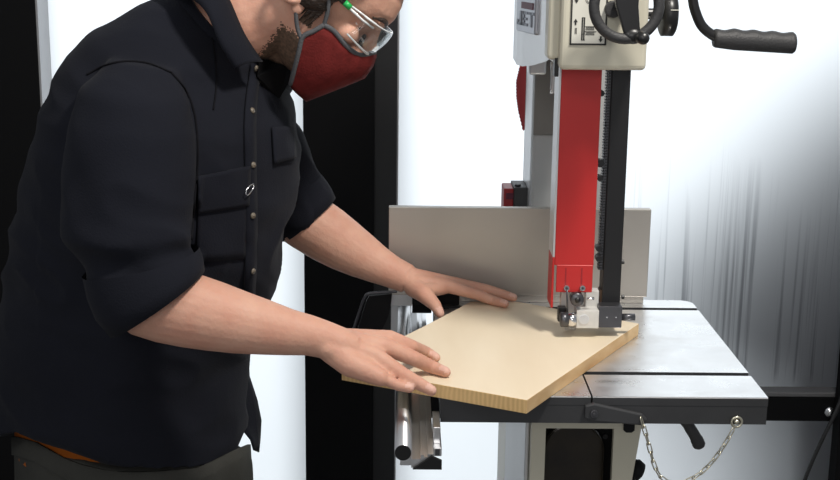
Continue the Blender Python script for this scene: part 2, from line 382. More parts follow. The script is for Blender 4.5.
b = BM(); box(b, (-.211, -.3162, .8955), (-.205, -.315, .9045)); obj('hollow_shade_patch', b, m_gun, rx)  # dark patch standing in for shade inside the bracket's square hollow end
# column
CY0, CY1 = .40, .56
cx0 = at(530.5, 200, CY0).x; cx1 = at(612, 100, CY0).x
b = BM(); box(b, (cx0, CY0, .1), (cx1, CY1, 1.75)); obj('column', b, m_pale, saw, bevel=.006)['label'] = 'pale grey column'
b = BM(); p = at(535, 78, CY0); q = at(553.5, 135, CY0); box(b, (p.x, CY0 - .004, q.z), (q.x + .01, CY0 + .002, 1.36)); obj('column_panel', b, m_greypanel, saw, bevel=.001)['label'] = 'dark grey rectangular panel'
b = BM(); px = at(526.5, 150, CY1 - .02).x - .004; box(b, (px, CY0 + .02, .1), (cx0 + .001, CY1 - .02, 1.36)); obj('column_edge', b, m_silver, saw, bevel=.003)
# red toothed strip behind the column (left)
yb = .60; outl = [(527, 55), (520, 68), (516.8, 82), (517, 98), (519, 112), (523.5, 131), (528, 125), (529, 90)]
pts = []
for k in range(5):
    (x0, y0), (x1, y1) = outl[k], outl[k + 1]
    for j in range(5):
        t = j / 5; pts.append((x0 + (x1 - x0) * t, y0 + (y1 - y0) * t)); pts.append((x0 + (x1 - x0) * (t + .1) - .8, y0 + (y1 - y0) * (t + .1)))
pts += outl[5:]
b = BM(); prism(b, [(at(x, y, yb).x, at(x, y, yb).z) for x, y in pts], 1, yb, yb + .012); obj('rear_cover', b, m_darkred, saw)['label'] = 'curved dark red toothed edge behind the column'
# switch box at the column, behind the fence
p = at(504, 187, .46); q = at(527, 210, .46)
b = BM(); box(b, (p.x, .46, q.z - .03), (p.x + .018, .52, p.z - .003)); sb = obj('switch_box', b, m_darkred, saw, bevel=.002); sb['label'] = 'dark red switch box'
b = BM(); box(b, (p.x + .018, .455, q.z - .03), (q.x, .53, p.z)); cyl(b, (p.x + .026, .47, p.z), (p.x + .026, .47, p.z + .004), .006); obj('switch_cover', b, m_cast, sb, bevel=.002)
b = BM(); box(b, (p.x + .004, .457, at(507, 199, .46).z), (p.x + .024, .461, at(507, 193, .46).z)); obj('switch_plate', b, m_maroon, sb)
# upper wheel housing
HY = -.10; hz = at(600, 70.5, HY).z; hx0 = at(559.5, 60, HY).x; hx1 = at(647, 60, HY).x
HT = 1.80
b = BM(); box(b, (hx0, HY, hz), (hx1, .52, HT)); uh = obj('upper_housing', b, m_cream, saw, bevel=.007, seg=3); uh['label'] = 'cream upper wheel housing'
# shallow second band of the housing towards the door
b = BM(); box(b, (at(547, 60, HY + .02).x, HY + .02, hz + .012), (hx0 + .01, HY + .06, HT - .01)); obj('housing_flange', b, m_cream, saw, bevel=.006, seg=3)
# door: silver, rounded bottom
dp = [at(516.5, 65.5, .20), at(522, 67, .16), at(533, 66, .08), at(546, 62, -.01), at(552.5, 57.5, -.06)]
b = BM(); ring0 = [V(p) for p in dp] + [V((dp[4].x + .004, .32, dp[4].z)), V((dp[0].x + .004, .32, dp[0].z))]
loft(b, [ring0, [V((p.x, p.y, HT)) for p in ring0]])
dr_o = obj('upper_door', b, m_silver, saw, bevel=.005, seg=3); dr_o['label'] = 'silver upper wheel door with curved bottom edge'
# badge on the door with its letters
bl = at(519.5, 30, .15); brr = at(538.5, 36, .05); bzz = (bl.z + brr.z) / 2; bl.z = bzz; brr.z = bzz
bu = (brr - bl).normalized(); bn = V((bu.y, -bu.x, 0)); bn = bn if bn.y < 0 else -bn; bw = (brr - bl).length
def bq(u, v, d): return bl + bu * u + V((0, 0, v)) + bn * d
def bbox(bm, u0, u1, v0, v1, d0, d1, mi=0):
    vs = [bm.verts.new(bq(u, v, d)) for u in (u0, u1) for v in (v0, v1) for d in (d0, d1)]
    for f in ((0, 1, 3, 2), (4, 6, 7, 5), (0, 4, 5, 1), (2, 3, 7, 6), (0, 2, 6, 4), (1, 5, 7, 3)): bm.faces.new([vs[i] for i in f]).material_index = mi
b = BM(); bbox(b, 0, bw, 0, .075, -.012, .006); bd = obj('logo_badge', b, m_badge, dr_o, bevel=.003, seg=3); bd['label'] = 'raised grey badge reading JET under a maroon bar'
LET = {'J': [((.45, 0), (.7, 1)), ((.0, 0), (.7, .18)), ((0, 0), (.22, .38))], 'E': [((0, 0), (.25, 1)), ((0, 0), (.75, .18)), ((0, .41), (.65, .59)), ((0, .82), (.75, 1))], 'T': [((.28, 0), (.52, 1)), ((0, .82), (.8, 1))]}
b = BM()
for i, ch in enumerate('JET'):
    u0 = bw * (.08 + .30 * i)
    for (a0, v0), (a1, v1) in LET[ch]:
        sl = bw * .33; bbox(b, u0 + a0 * sl, u0 + a1 * sl, .0105 + v0 * .0215, .0105 + v1 * .0215, .005, .0072)
bbox(b, bw * .30, bw * .90, .036, .046, .005, .0072, 1)
obj('badge_lettering', b, [m_badgedark, m_maroon], dr_o)
# latch between door and housing
p = at(556, 66, HY + .03); b = BM(); box(b, (p.x - .003, HY + .02, p.z - .014), (p.x + .003, HY + .04, p.z + .012)); obj('door_latch', b, m_blk, saw, bevel=.001)
p0 = at(553, 62, .2); b = BM(); tube(b, spline([p0, at(553.5, 78, .2), at(552.5, 90, .2), at(550.5, 91, .2)], 4), .0045, 10); obj('door_hook', b, m_silver, saw, True)
p0 = at(528, 62, .38); p1 = at(545, 74, .38); b = BM(); box(b, (p0.x, .36, p1.z), (p1.x, .40, p0.z + .05)); obj('door_hinge', b, m_silver, saw, bevel=.004)
# instruction sticker
sx0 = at(570, 30, HY).x; sx1 = at(606.5, 30, HY).x; sz0 = at(588, 45, HY).z; sz1 = sz0 + .12
b = BM(); box(b, (sx0, HY - .0012, sz0), (sx1, HY + .001, sz1), 0)
fw = .0022; y0, y1 = HY - .0018, HY - .001
for lo, hi in (((sx0, y0, sz0), (sx1, y1, sz0 + fw)), ((sx0, y0, sz1 - fw), (sx1, y1, sz1)), ((sx0, y0, sz0), (sx0 + fw, y1, sz1)), ((sx1 - fw, y0, sz0), (sx1, y1, sz1))): box(b, lo, hi, 1)
def arrow(x, y, up):
    p = at(x, y, HY); s = 1 if up else -1; h, ww = .0065, .0028
    prism(b, [(p.x - ww, p.z), (p.x, p.z + s * h * .7), (p.x + ww, p.z)], 1, y0, y1, 1)
    prism(b, [(p.x - ww * .4, p.z), (p.x - ww * .4, p.z - s * h * .6), (p.x + ww * .4, p.z - s * h * .6), (p.x + ww * .4, p.z)], 1, y0, y1, 1)
arrow(575.5, 22, True); arrow(576.5, 0, False); arrow(600.5, 39, False)
def line(x0, y0_, x1, y1_):
    p, q = at(x0, y0_, HY), at(x1, y1_, HY); lo = (min(p.x, q.x) - .0003, y0, min(p.z, q.z) - .0003); hi = (max(p.x, q.x) + .0003, y1, max(p.z, q.z) + .0003); box(b, lo, hi, 1)
for l in ((582, 17.5, 584, 17.5), (582, 17.5, 582, 40), (584, 17.5, 584, 40), (581.5, 40, 584.5, 40), (581.5, 34, 584.5, 34), (585.5, 26.5, 594, 26.5), (585.5, 29.5, 594, 29.5), (584, 31.5, 596, 31.5), (585.5, 34.5, 594, 34.5), (575, 28, 575, 33.5), (576.2, 28, 576.2, 33.5)): line(*l)
for k in range(5):
    q = at(586.5 + 1.7 * k, 28, HY); tube(b, [q + V((.0009 * math.cos(t), -.0014, .0009 * math.sin(t))) for t in [j * math.pi / 4 for j in range(8)]], .0003, 4, closed=True, mi=1)
    q = at(586.5 + 1.7 * k, 33, HY); tube(b, [q + V((.0009 * math.cos(t), -.0014, .0009 * math.sin(t))) for t in [j * math.pi / 4 for j in range(8)]], .0003, 4, closed=True, mi=1)
for rr in (.0045, .0028):
    q = at(589, 0, HY); tube(b, [q + V((rr * math.cos(t), -.0014, rr * math.sin(t))) for t in [j * math.pi / 8 for j in range(16)]], .00035, 4, closed=True, mi=1)
obj('instruction_sticker', b, [m_label, m_ink], uh)['label'] = 'white sticker with black border, arrows and a small diagram'
# bolt at the right side of the housing
p = at(646, 54, .0); b = BM(); cyl(b, (hx1 - .001, 0, p.z), (hx1 + .006, 0, p.z), .0055, 6); cyl(b, (hx1 + .006, 0, p.z), (hx1 + .010, 0, p.z), .003, 10); obj('housing_bolt', b, m_blk, uh)
# rear plate seen beside the wheel (black knob, disc on edge)
p = at(667.5, 14, .02)
b = BM(); tube(b, [p + V((-.010, 0, 0)), p + V((-.008, 0, 0)), p + V((.008, 0, 0)), p + V((.011, 0, 0))], [.028, .032, .032, .027], 28)
kn = obj('tracking_knob', b, m_blk, saw, True); 
b = BM(); cyl(b, (hx1 - .004, p.y, p.z), (p.x - .008, p.y, p.z), .008, 16); obj('knob_shaft', b, m_blk, kn)
b = BM(); q = at(669, 10, -.012); box(b, (p.x - .002, p.y - .0325, q.z - .0006), (p.x + .010, p.y - .030, q.z + .0006)); obj('index_mark', b, m_label, kn)
# handwheel (raises the guide post)
WYY = -.155; wc = at(626.5, 6, WYY); R0 = (at(659, 6, WYY) - wc).length
b = BM(); n = 40; tube(b, [wc + V((R0 * math.cos(2 * math.pi * k / n), 0, R0 * math.sin(2 * math.pi * k / n))) for k in range(n)], .0072, 14, closed=True)
hw = obj('handwheel', b, m_rubber, saw, True); hw['label'] = 'black handwheel with crank knob'
b = BM(); p1 = at(631, 37, WYY)
prism(b, [(wc.x - .017, wc.z + .02), (wc.x + .016, wc.z + .02), (wc.x + .0155, wc.z), (at(640, 32, WYY).x, at(639, 32, WYY).z), (at(624, 34, WYY).x, at(624, 34, WYY).z), (wc.x - .014, wc.z)], 1, WYY - .004, WYY + .006)
prism(b, [(wc.x - .012, wc.z + .02), (wc.x + .012, wc.z + .02), (wc.x + .008, wc.z + R0), (wc.x - .008, wc.z + R0)], 1, WYY - .004, WYY + .006)
obj('spoke', b, m_blk, hw, bevel=.002)
b = BM(); tube(b, [wc + V((0, .002, 0)), wc + V((0, .02, 0)), V((wc.x, HY, wc.z))], [.010, .010, .010], 20); obj('hub', b, m_blk, hw, True)
b = BM(); q = at(633, 36, WYY); ball(b, q, .0135, 18, (1.05, .6, .8)); k0 = at(640, 37, WYY - .004); k1 = at(644, 38.5, WYY - .045)
tube(b, [k0, k0 + (k1 - k0) * .3, k0 + (k1 - k0) * .8, k1], [.006, .0085, .0085, .006], 18); obj('crank_knob', b, m_blk, hw, True)
b = BM(); q = at(612.5, 9, HY); cyl(b, q + V((0, -.01, 0)), q + V((0, .004, 0)), .0115, 20); obj('lock_knob', b, m_rubber, uh, bevel=.002)
# tension lever with moulded grip
LY = .10
b = BM(); lp = [at(640, -34, LY), at(672, -34, LY), at(688, -22, LY), at(692, -5, LY), at(695, 10, LY), at(702, 26, LY), at(714, 36, LY), at(726, 40.5, LY)]
tube(b, spline(lp, 6), .0078, 16); lv = obj('tension_lever', b, m_blk, saw, True); lv['label'] = 'black bent lever with moulded grip'
b = BM(); g0 = at(713.5, 38, LY); g1 = at(794.5, 43, LY); d = g1 - g0; rings = []
for k in range(41):
    t = k / 40; c = g0 + d * t; r0 = .0165 * (1 if t > .02 else .9) * (.86 if t > .985 else 1); rr = []
    r0 *= .86 + .14 * min(1, t * 4)
    for j in range(20):
        a = 2 * math.pi * j / 20; up = max(0, math.sin(a)); bumpz = -.0022 * up * (.5 + .5 * math.cos(2 * math.pi * (t * 4.2 + .45)))
        rr.append(c + V((0, r0 * math.cos(a), (r0 + bumpz) * math.sin(a))))
    rings.append(rr)
loft(b, rings); obj('grip', b, m_rubber, lv, True)
# blade guard: red front plate on a channel with a pale left cheek
GY = -.03; gx0 = at(557, 200, GY).x; gx1 = at(596.5, 200, GY).x
gz0 = at(575, 292, GY).z; gz1 = hz + .02; gzl = at(575, 265.5, GY).z
b = BM(); box(b, (gx0, GY, gzl), (gx1, GY + .003, gz1)); box(b, (gx0 - .0035, GY + .0002, at(553, 308, GY).z), (gx0 - .0002, GY + .05, gzl + .012)); box(b, (gx0 + .003, GY - .0022, gz0), (gx1 - .001, GY + .001, gzl + .001))
bg = obj('blade_guard', b, m_red, saw, bevel=.0008, seg=1); bg['label'] = 'long red blade guard'
b = BM(); box(b, (gx0 - .0030, GY + .001, gzl + .0125), (gx0 - .0003, GY + .055, gz1)); obj('guard_cheek', b, m_silver, bg)['label'] = 'pale grey side cheek'
for sx in (566, 582):
    p = at(sx, 268, GY - .0025); q = at(sx, 284, GY - .0025)
    b = BM(); box(b, (p.x - .0011, GY - .0026, q.z), (p.x + .0011, GY - .001, p.z)); obj('slot', b, m_darkred, bg)
    p = at(sx + .5, 288, GY - .008); b = BM(); cyl(b, p + V((0, -.002, 0)), p + V((0, .006, 0)), .0042, 14); cyl(b, p + V((0, -.0022, 0)), p + V((0, -.0018, 0)), .002, 8, 1); obj('screw', b, [m_chrome, m_gun], bg, bevel=.0005)
# guide post with rack
ox0 = at(606.5, 200, -.012).x; ox1 = at(625, 200, -.012).x; oz0 = at(610, 312, -.012).z
b = BM(); box(b, (ox0, -.012, oz0), (ox1, .022, hz + .03)); gp = obj('guide_post', b, m_blk, saw, bevel=.0015); gp['label'] = 'square black guide post'
rx0 = at(600.5, 200, -.008).x
b = BM(); box(b, (rx0 + .004, -.008, at(603, 270, -.008).z), (ox0 + .0005, .01, hz + .03))
z = at(603, 270, -.008).z
while z < hz:
    box(b, (rx0 + .0015, -.0085, z), (ox0 - .001, .01, z + .0022), 1); z += .0042
obj('rack', b, [m_blk, m_gun], gp)['label'] = 'toothed rack strip'
for yy, ww in ((93, 5), (163, 6.5), (178, 5), (248, 5.5), (258, 5.5)):
    p = at(600 - (yy - 163) * .015, yy, -.02); b = BM(); cyl(b, p + V((0, -.006, 0)), p + V((0, .01, 0)), ww * .0009, 14); obj('set_screw', b, m_blk, gp, bevel=.0006)
for yy in (262, 297):
    p = at(621.5, yy, .0); b = BM(); cyl(b, p, p + V((.004, 0, 0)), .0035, 12); obj('set_screw', b, m_blk, gp)
b = BM(); p = at(600, 290, -.01); q = at(606.5, 318, -.01); box(b, (p.x, -.010, q.z), (q.x + .001, .01, p.z)); obj('post_foot_plate', b, mat('bronze_tint', (.12, .075, .05), .4, .8), gp)
# guide assembly under the guard
b = BM(); p = at(599, 306.5, -.035); q = at(621.5, 328, -.035); box(b, (p.x, -.035, q.z), (q.x, .012, p.z)); gb = obj('guide_block', b, m_gun, saw, bevel=.001); gb['label'] = 'dark square guide block'
b = BM(); c0 = at(620, 317, -.02); tube(b, [c0, c0 + V((.022, 0, 0)), c0 + V((.0225, 0, 0))], [.0053, .0053, .004], 16); obj('guide_shaft', b, m_gun, gb, True)
for xx in (607, 616):
    p = at(xx, 317.5, -.036); b = BM(); cyl(b, p, p + V((0, .003, 0)), .0012, 8); obj('set_screw', b, m_chrome, gb)
b = BM(); p = at(577, 310.5, -.04); q = at(598.5, 328.5, -.04); box(b, (p.x, -.04, q.z), (q.x, .0, p.z)); p = at(586, 291, -.02); q2 = at(598.5, 311, -.02); box(b, (p.x, -.018, q2.z), (q2.x, 0, p.z))
p = at(561, 292, -.005); q2 = at(578, 312, -.005); box(b, (p.x, -.005, q2.z), (q2.x, .008, p.z)); wb = obj('guide_bracket', b, m_whitemetal, saw, bevel=.001); wb['label'] = 'white metal guide bracket'
b = BM(); p = at(584, 319.5, -.041); cyl(b, p + V((0, -.0006, 0)), p + V((0, .003, 0)), .0075, 24); obj('round_plate', b, m_silver, wb, bevel=.0004)
b = BM(); p = at(577.5, 300, -.042); tube(b, [p, p + V((0, .002, 0)), p + V((0, .014, 0))], [.0085, .0103, .0103], 26); cyl(b, p + V((0, -.0015, 0)), p + V((0, .001, 0)), .0042, 16, 1); obj('thrust_bearing', b, [m_gun, m_blk], wb, True)['label'] = 'dark round bearing'
b = BM(); p = at(560, 319.5, -.035); p1 = at(577.5, 319.5, -.035); d = p1 - p
tube(b, [p, p + d * .06, p + d * .42, p + d * .45], [.0088, .0112, .0112, .009], 22); tube(b, [p + d * .45, p + d * .9], .0108, 22, mi=1); obj('side_bearing', b, [m_gun, m_chrome], wb, True)
b = BM(); p = at(567, 290, -.04); tube(b, [p, at(567.5, 312, -.04)], .0014, 8); obj('guide_rod', b, m_gun, wb, True); b = BM(); p = at(587, 299, -.038); tube(b, [p, at(594, 298.5, -.038)], .0022, 8); obj('lock_pin', b, m_chrome, wb, True)
b = BM(); p = at(558.5, 308, -.02); q = at(566, 322, -.02); box(b, (p.x, -.02, q.z), (q.x, -.005, p.z)); obj('guide_stop', b, m_blk, wb, bevel=.001)
# blade
b = BM(); pz0 = .6; n = 60; zz = [pz0 + (1.36 - pz0) * k / n for k in range(n + 1)]
va = []
for k, z in enumerate(zz):
    t = 0 if k % 2 else -.0018
    va.append([b.verts.new((x, y, z)) for x, y in ((-.008 + t, -.0004), (.008, -.0004), (.008, .0004), (-.008 + t, .0004))])
for r0_, r1_ in zip(va, va[1:]):
    for k in range(4): b.faces.new((r0_[k], r0_[(k + 1) % 4], r1_[(k + 1) % 4], r1_[k]))
obj('saw_blade', b, m_chrome, saw)
# lower wheel housing with dark opening and the lower wheel
LYF = -.10
lx0 = at(531, 440, LYF).x; lx1 = at(641, 430, LYF).x; lx1b = at(632, 480, LYF).x
ohx0 = at(545.5, 440, LYF).x; ohx1 = at(613.5, 440, LYF).x; ozt = at(580, 428.5, LYF).z
ztop = .905; zbot = .42
b = BM()
slope = (lx1 - lx1b) / (at(641, 430, LYF).z - at(632, 480, LYF).z)
zc = at(641, 430, LYF).z
def rxx(z): return lx1 + slope * (z - zc) if z > .74 else lx1 + slope * (.74 - zc)
def wallq(xa, xb, za, zb):
    pol = [(xa(za), za), (xb(za), za), (xb(zb), zb), (xa(zb), zb)]; prism(b, pol, 1, LYF, LYF + .012)
k_ = lambda v: (lambda z: v)
wallq(k_(lx0), k_(ohx0), zbot, ztop); wallq(k_(ohx0), k_(ohx1), ozt, ztop); wallq(k_(ohx1), rxx, .74, ztop); wallq(k_(ohx1), rxx, zbot, .74); wallq(k_(ohx0), k_(ohx1), zbot, zbot + .04)
box(b, (lx0, LYF + .012, zbot), (lx0 + .006, .50, ztop)); box(b, (rxx(.7) - .006, LYF + .012, zbot), (rxx(.7), .50, ztop - .1)); box(b, (lx0, .494, zbot), (rxx(.7), .50, ztop - .1)); box(b, (lx0, LYF, zbot - .006), (rxx(.7), .5, zbot))
lh_ = obj('lower_housing', b, m_cream, saw); lh_['label'] = 'cream lower housing with dark opening'
b = BM(); box(b, (lx0 + .007, LYF + .10, zbot), (rxx(.7) - .007, LYF + .11, ztop - .02)); obj('inner_plate', b, m_blkmat, lh_)
b = BM(); wcx = (ohx0 + ohx1) / 2; rr_ = (ohx1 - ohx0) * .47; pol = []
zt = ozt - .012
# arched dark wheel guard inside the opening
inner = [(wcx + rr_ * math.cos(t), zt - rr_ + rr_ * math.sin(t)) for t in [math.pi * k / 20 for k in range(21)]]
prism(b, inner + [(wcx - rr_, zbot + .05), (wcx + rr_, zbot + .05)], 1, LYF + .055, LYF + .075); obj('lower_wheel', b, mat('wheel_dark', (.014, .013, .014), .22, .3, nscale=14, col2=(.04, .032, .022)), lh_, bevel=.004)
for xx, yy in ((555, 434), (605, 436)):
    p = at(xx, yy, LYF + .098); b = BM(); cyl(b, p + V((0, -.003, 0)), p + V((0, .004, 0)), .004, 10); obj('rivet', b, m_gun, lh_)
p = at(629, 428, LYF - .002); b = BM(); prism(b, [(p.x - .008, p.z + .006), (p.x + .008, p.z + .006), (p.x + .008, p.z - .003), (p.x + .004, p.z - .0065), (p.x - .004, p.z - .0065), (p.x - .008, p.z - .003)], 1, LYF - .004, LYF + .002); obj('rubber_bumper', b, m_blkmat, lh_)
p = at(636, 470, -.06); b = BM(); tube(b, [p + V((-.006, 0, 0)), p + V((.004, 0, 0)), p + V((.009, 0, -.002))], [.016, .016, .012], 20); obj('side_knob', b, m_blkmat, lh_, True)
# silver lower door
xd = at(509, 450, .3); b = BM(); xx1 = lx0 - .0005
box(b, (xx1 - .006, LYF + .02, zbot), (xx1, .26, ztop - .04)); ld = obj('lower_door', b, m_silver, saw, bevel=.002, seg=2); ld['label'] = 'silver lower wheel door'
b = BM(); box(b, (-.16, -.10, 0), (.16, .58, .42)); obj('pedestal', b, m_cream, saw, bevel=.01)
b = BM(); box(b, (-.03, -.05, .42 + .02), (.06, .02, .43)); b.free()

# ------------------------------------------------------------------ rip fence
fence = thing('rip_fence', 'tall grey metal fence panel standing across the saw table', 'fence', (-.05, .22, TZ))
fa, fb = at(389, 207, .22), at(651.5, 209, .22)
b = BM(); box(b, (fa.x, .22, at(520, 296, .22).z), (fb.x, .236, fa.z)); obj('face_panel', b, m_alum_dull, fence, bevel=.001)
b = BM(); box(b, (-.16, .224, TZ + .0006), (fb.x - .005, .262, at(520, 296, .22).z)); obj('base_beam', b, m_alum_dull, fence)
b = BM(); box(b, (fa.x + .001, .237, TZ - .012), (-.238, .262, TZ + .02)); box(b, (at(391, 300, .318).x, .318, .86), (at(411.5, 300, .318).x, .33, at(400, 296, .318).z)); box(b, (-.262, .262, .935), (-.245, .33, at(400, 296, .318).z)); bk = obj('rail_bracket', b, m_silver, fence, bevel=.0015)
b = BM(); box(b, (-.238, .20, TZ + .0006), (-.16, .262, TZ + .018)); box(b, (-.238, .255, TZ - .03), (-.205, .262, TZ + .01)); obj('fence_shade_block', b, m_blkmat, fence, bevel=.001)['label'] = 'black block in place of the shade between fence and table'  # black block added where shade fills the gap under the fence
b = BM(); tube(b, spline([at(397, 291.5, .21), at(380, 292.5, .21), at(368, 294, .21), at(364, 299, .21), at(360, 310, .21), at(356, 322, .21), at(352, 334, .21)], 5), .0024, 10)
lvr = obj('lock_lever', b, m_gun, fence, True); lvr['label'] = 'thin black bent lock lever'
b = BM(); prism(b, [(at(x, y, .215).x, at(x, y, .215).z) for x, y in ((392, 294), (369, 296), (366, 302), (357, 332), (380, 334), (388, 318), (391, 304))], 1, .214, .224); obj('lever_plate', b, m_blkmat, lvr, bevel=.001)

# ------------------------------------------------------------------ wooden board
BT = TZ + .0195
bp = [at(341.5, 367, Z=BT), at(527, 400, Z=BT), at(639, 323.5, Z=BT), at(517, 301.5, Z=BT), at(471, 301.5, Z=BT), at(426, 325, Z=BT)]
b = BM(); top = [b.verts.new(p) for p in bp]; bot = [b.verts.new((p.x, p.y, TZ + .0004)) for p in bp]
b.faces.new(top); b.faces.new(bot[::-1])
for k in range(6): b.faces.new((top[k], bot[k], bot[(k + 1) % 6], top[(k + 1) % 6])).material_index = (1, 2, 1, 1, 1, 1)[k]
board = obj('wooden_board', b, [m_wood, m_end, m_sawn], None, bevel=.0009, seg=2)
tag(board, 'pale wooden board with yellow end grain lying on the saw table', 'board')

# ------------------------------------------------------------------ chain and cable
chain = thing('safety_chain', 'thin bright chain hanging in a loop below the saw table edge', 'chain', (.15, TY0 - .01, .9))
cp = spline([at(641, 418, TY0 - .012), at(648, 442, TY0 - .014), at(655, 467, TY0 - .014), at(664, 480, TY0 - .014), at(680, 483, TY0 - .014), at(698, 475, TY0 - .014), at(712, 462, TY0 - .014), at(725, 444, TY0 - .014), at(736, 424, TY0 - .012)], 30)
ll = .0165; acc = 0; nodes = [cp[0]]
for p, q in zip(cp, cp[1:]):
    acc += (q - p).length
    if acc >= ll * .72: nodes.append(q); acc = 0
base = None
for i, (p, q) in enumerate(zip(nodes, nodes[1:])):
    d = (q - p).normalized(); mid = (p + q) / 2
    if base is None:
        b = BM(); hl, hr = ll / 2 - .0028, .0026; pts = []
        for k in range(7): t = -math.pi / 2 + math.pi * k / 6; pts.append((hl + hr * math.cos(t), hr * math.sin(t), 0))
        for k in range(7): t = math.pi / 2 + math.pi * k / 6; pts.append((-hl + hr * math.cos(t), hr * math.sin(t), 0))
        tube(b, pts, .00095, 6, closed=True); base = obj('link', b, m_zinc, None, True); o = base
    else:
        o = base.copy(); C.objects.link(o)
    o.parent = chain; o.location = mid - chain.location
    z = V((0, 1, 0)) if i % 2 else d.cross(V((0, 1, 0))).normalized()
    z = (z - d * z.dot(d)).normalized(); z = (z + d.cross(z) * .5).normalized(); yv = z.cross(d)
    o.rotation_mode = 'QUATERNION'; o.rotation_quaternion = Matrix((d, yv, z)).transposed().to_quaternion()
b = BM(); tube(b, spline([at(845, 385, 1.36), at(840, 402, 1.36), at(833, 418, 1.36), at(822, 440, 1.36), at(812, 462, 1.36), at(803, 486, 1.36), at(795, 520, 1.36)], 8), .0052, 12)
cb = obj('power_cable', b, m_blk, None, True); tag(cb, 'black cable hanging down in front of the panel at the right edge', 'cable')

# ------------------------------------------------------------------ person
PS = at(130, 470, 0)
man = thing('person', 'person in dark navy shirt, red mask and clear glasses pushing the board', 'person', (PS.x, 0, 0))
PXM = 1.9 / FPX
# head frame
HP = math.radians(38); HF = V((math.cos(HP), 0, -math.sin(HP))); HU = V((math.sin(HP), 0, math.cos(HP))); HS = V((0, -1, 0)); H0 = at(320, -13, 0)
def hd(f, u, s): return H0 + HF * f + HU * u + HS * s
# --- shirt torso silhouette: back / front photo points, half breadth
TY = math.radians(22); tf = V((math.cos(TY), -math.sin(TY), 0)); tl = V((math.sin(TY), math.cos(TY), 0))
TR = [((-12, 470), (246, 490), .185), ((-9, 440), (244, 458), .185), ((-6, 400), (242, 405), .182), ((2, 350), (243, 357), .18), ((11, 290), (264, 305), .182), ((19, 240), (280, 245), .19),
      ((30, 185), (291, 195), .20), ((41, 142), (293, 155), .205), ((56, 102), (288, 122), .205), ((76, 60), (277, 97), .19), ((105, 23), (266, 77), .165), ((143, 0), (269, 66), .128), ((185, -22), (262, 58), .082)]
def torso_rings(shrink=0, n=56, rng=range(13)):
    out = []
    for i in rng:
        (x0, y0), (x1, y1), wv = TR[i]; a, f = at(x0, y0, 0), at(x1, y1, 0); c = (a + f) / 2; d = f - a; hx = d.x / 2; tau = math.atan2(d.z, d.x)
        wv -= shrink; dd = math.sqrt(max(1e-4, hx * hx - (wv * tl.x) ** 2)) / (math.cos(tau) * tf.x) - shrink
        ax = tf * math.cos(tau) + V((0, 0, 1)) * math.sin(tau); r = []
        for k in range(n):
            t = 2 * math.pi * k / n; ct, st = math.cos(t), math.sin(t); e = .86
            r.append(c + ax * dd * math.copysign(abs(ct) ** e, ct) + tl * wv * math.copysign(abs(st) ** e, st))
        out.append(r)
    return out
def arm_rings(spec, n=24, flat=1.0):
    """spec: (edge point A, edge point B, Y) photo points of the two outlines"""
    out = []; prev = None
    for i, (a, c_, Y) in enumerate(spec):
        p, q = at(*a, Y), at(*c_, Y); c = (p + q) / 2; e = (q - p) / 2
        s = V((0, 1, 0)); s = (s - e * (s.dot(e) / e.length_squared)).normalized() * e.length * flat
        out.append([c + e * math.cos(2 * math.pi * k / n) + s * math.sin(2 * math.pi * k / n) for k in range(n)])
    return out
# --- body
b = BM()
NS, NU = 40, 48
prof = [(.124, .012, -.012, .010), (.118, .035, -.04, .032), (.105, .058, -.062, .05), (.08, .096, -.086, .066), (.05, .109, -.098, .074), (.03, .112, -.102, .076), (.015, .109, -.102, .0765), (0, .097, -.100, .074), (-.015, .089, -.096, .071), (-.03, .091, -.09, .068), (-.045, .094, -.078, .065), (-.06, .096, -.06, .062), (-.075, .094, -.042, .058), (-.09, .091, -.022, .051), (-.104, .084, -.004, .042), (-.114, .070, .012, .03), (-.119, .052, .026, .014)]
rings = []
for (u, ff, fb, ws) in prof:
    c = (ff + fb) / 2; h = (ff - fb) / 2; r = []
    for k in range(NS):
        t = 2 * math.pi * k / NS; f = c + h * math.cos(t); s = ws * math.sin(t) * (1 - .10 * max(0, math.cos(t)))
        # eye sockets
        for sg in (-1, 1): f -= .010 * math.exp(-((s - sg * .032) / .016) ** 2 - (u / .013) ** 2) if math.cos(t) > 0 else 0
        r.append(hd(f, u, s))
    rings.append(r)
loft(b, rings)
# nose, brow
def hball(f, u, s, r, sc=(1, 1, 1)): ball(b, hd(f, u, s), r, 14, sc, Matrix((HF, -HS, HU)).transposed())
tube(b, [hd(.098, .008, 0), hd(.103, -.012, 0), hd(.109, -.028, 0), hd(.113, -.036, 0), hd(.100, -.047, 0)], [.007, .009, .011, .012, .009], 14)
for s in (-1, 1):
    hball(.098, -.040, s * .012, .009); hball(.095, .016, s * .03, .007, (.8, 2.2, .7)); hball(.070, -.026, s * .036, .02, (.9, .9, .9)); hball(.0735, .003, s * .032, .0125)
    # ear
    tube(b, [hd(-.004 + .030 * (-.35 + .75 * math.cos(t)) - .01, -.002 + .034 * math.sin(t), s * (.074 + .008 * (1 - math.cos(t)))) for t in [2 * math.pi * k / 16 for k in range(16)]], .0055, 8, closed=True)
    hball(-.010, -.004, s * .075, .022, (.6, .3, 1)); hball(-.004, -.036, s * .073, .0095, (.9, .6, 1.2))
# neck
rings = []
for (x, y, r_, dp) in ((200, 45, .075, 0), (232, 24, .066, 0), (258, 16, .061, 0), (285, 4, .060, 0), (312, -12, .055, 0)):
    c = at(x, y, 0); rings.append((c, r_))
tube(b, [c for c, r_ in rings], [r_ for c, r_ in rings], 26)
# sternomastoid / larynx relief
capsule(b, at(244, 40, -.035), at(296, 12, -.045), .018, .015); capsule(b, at(262, 44, 0), at(285, 52, 0), .018, .02)
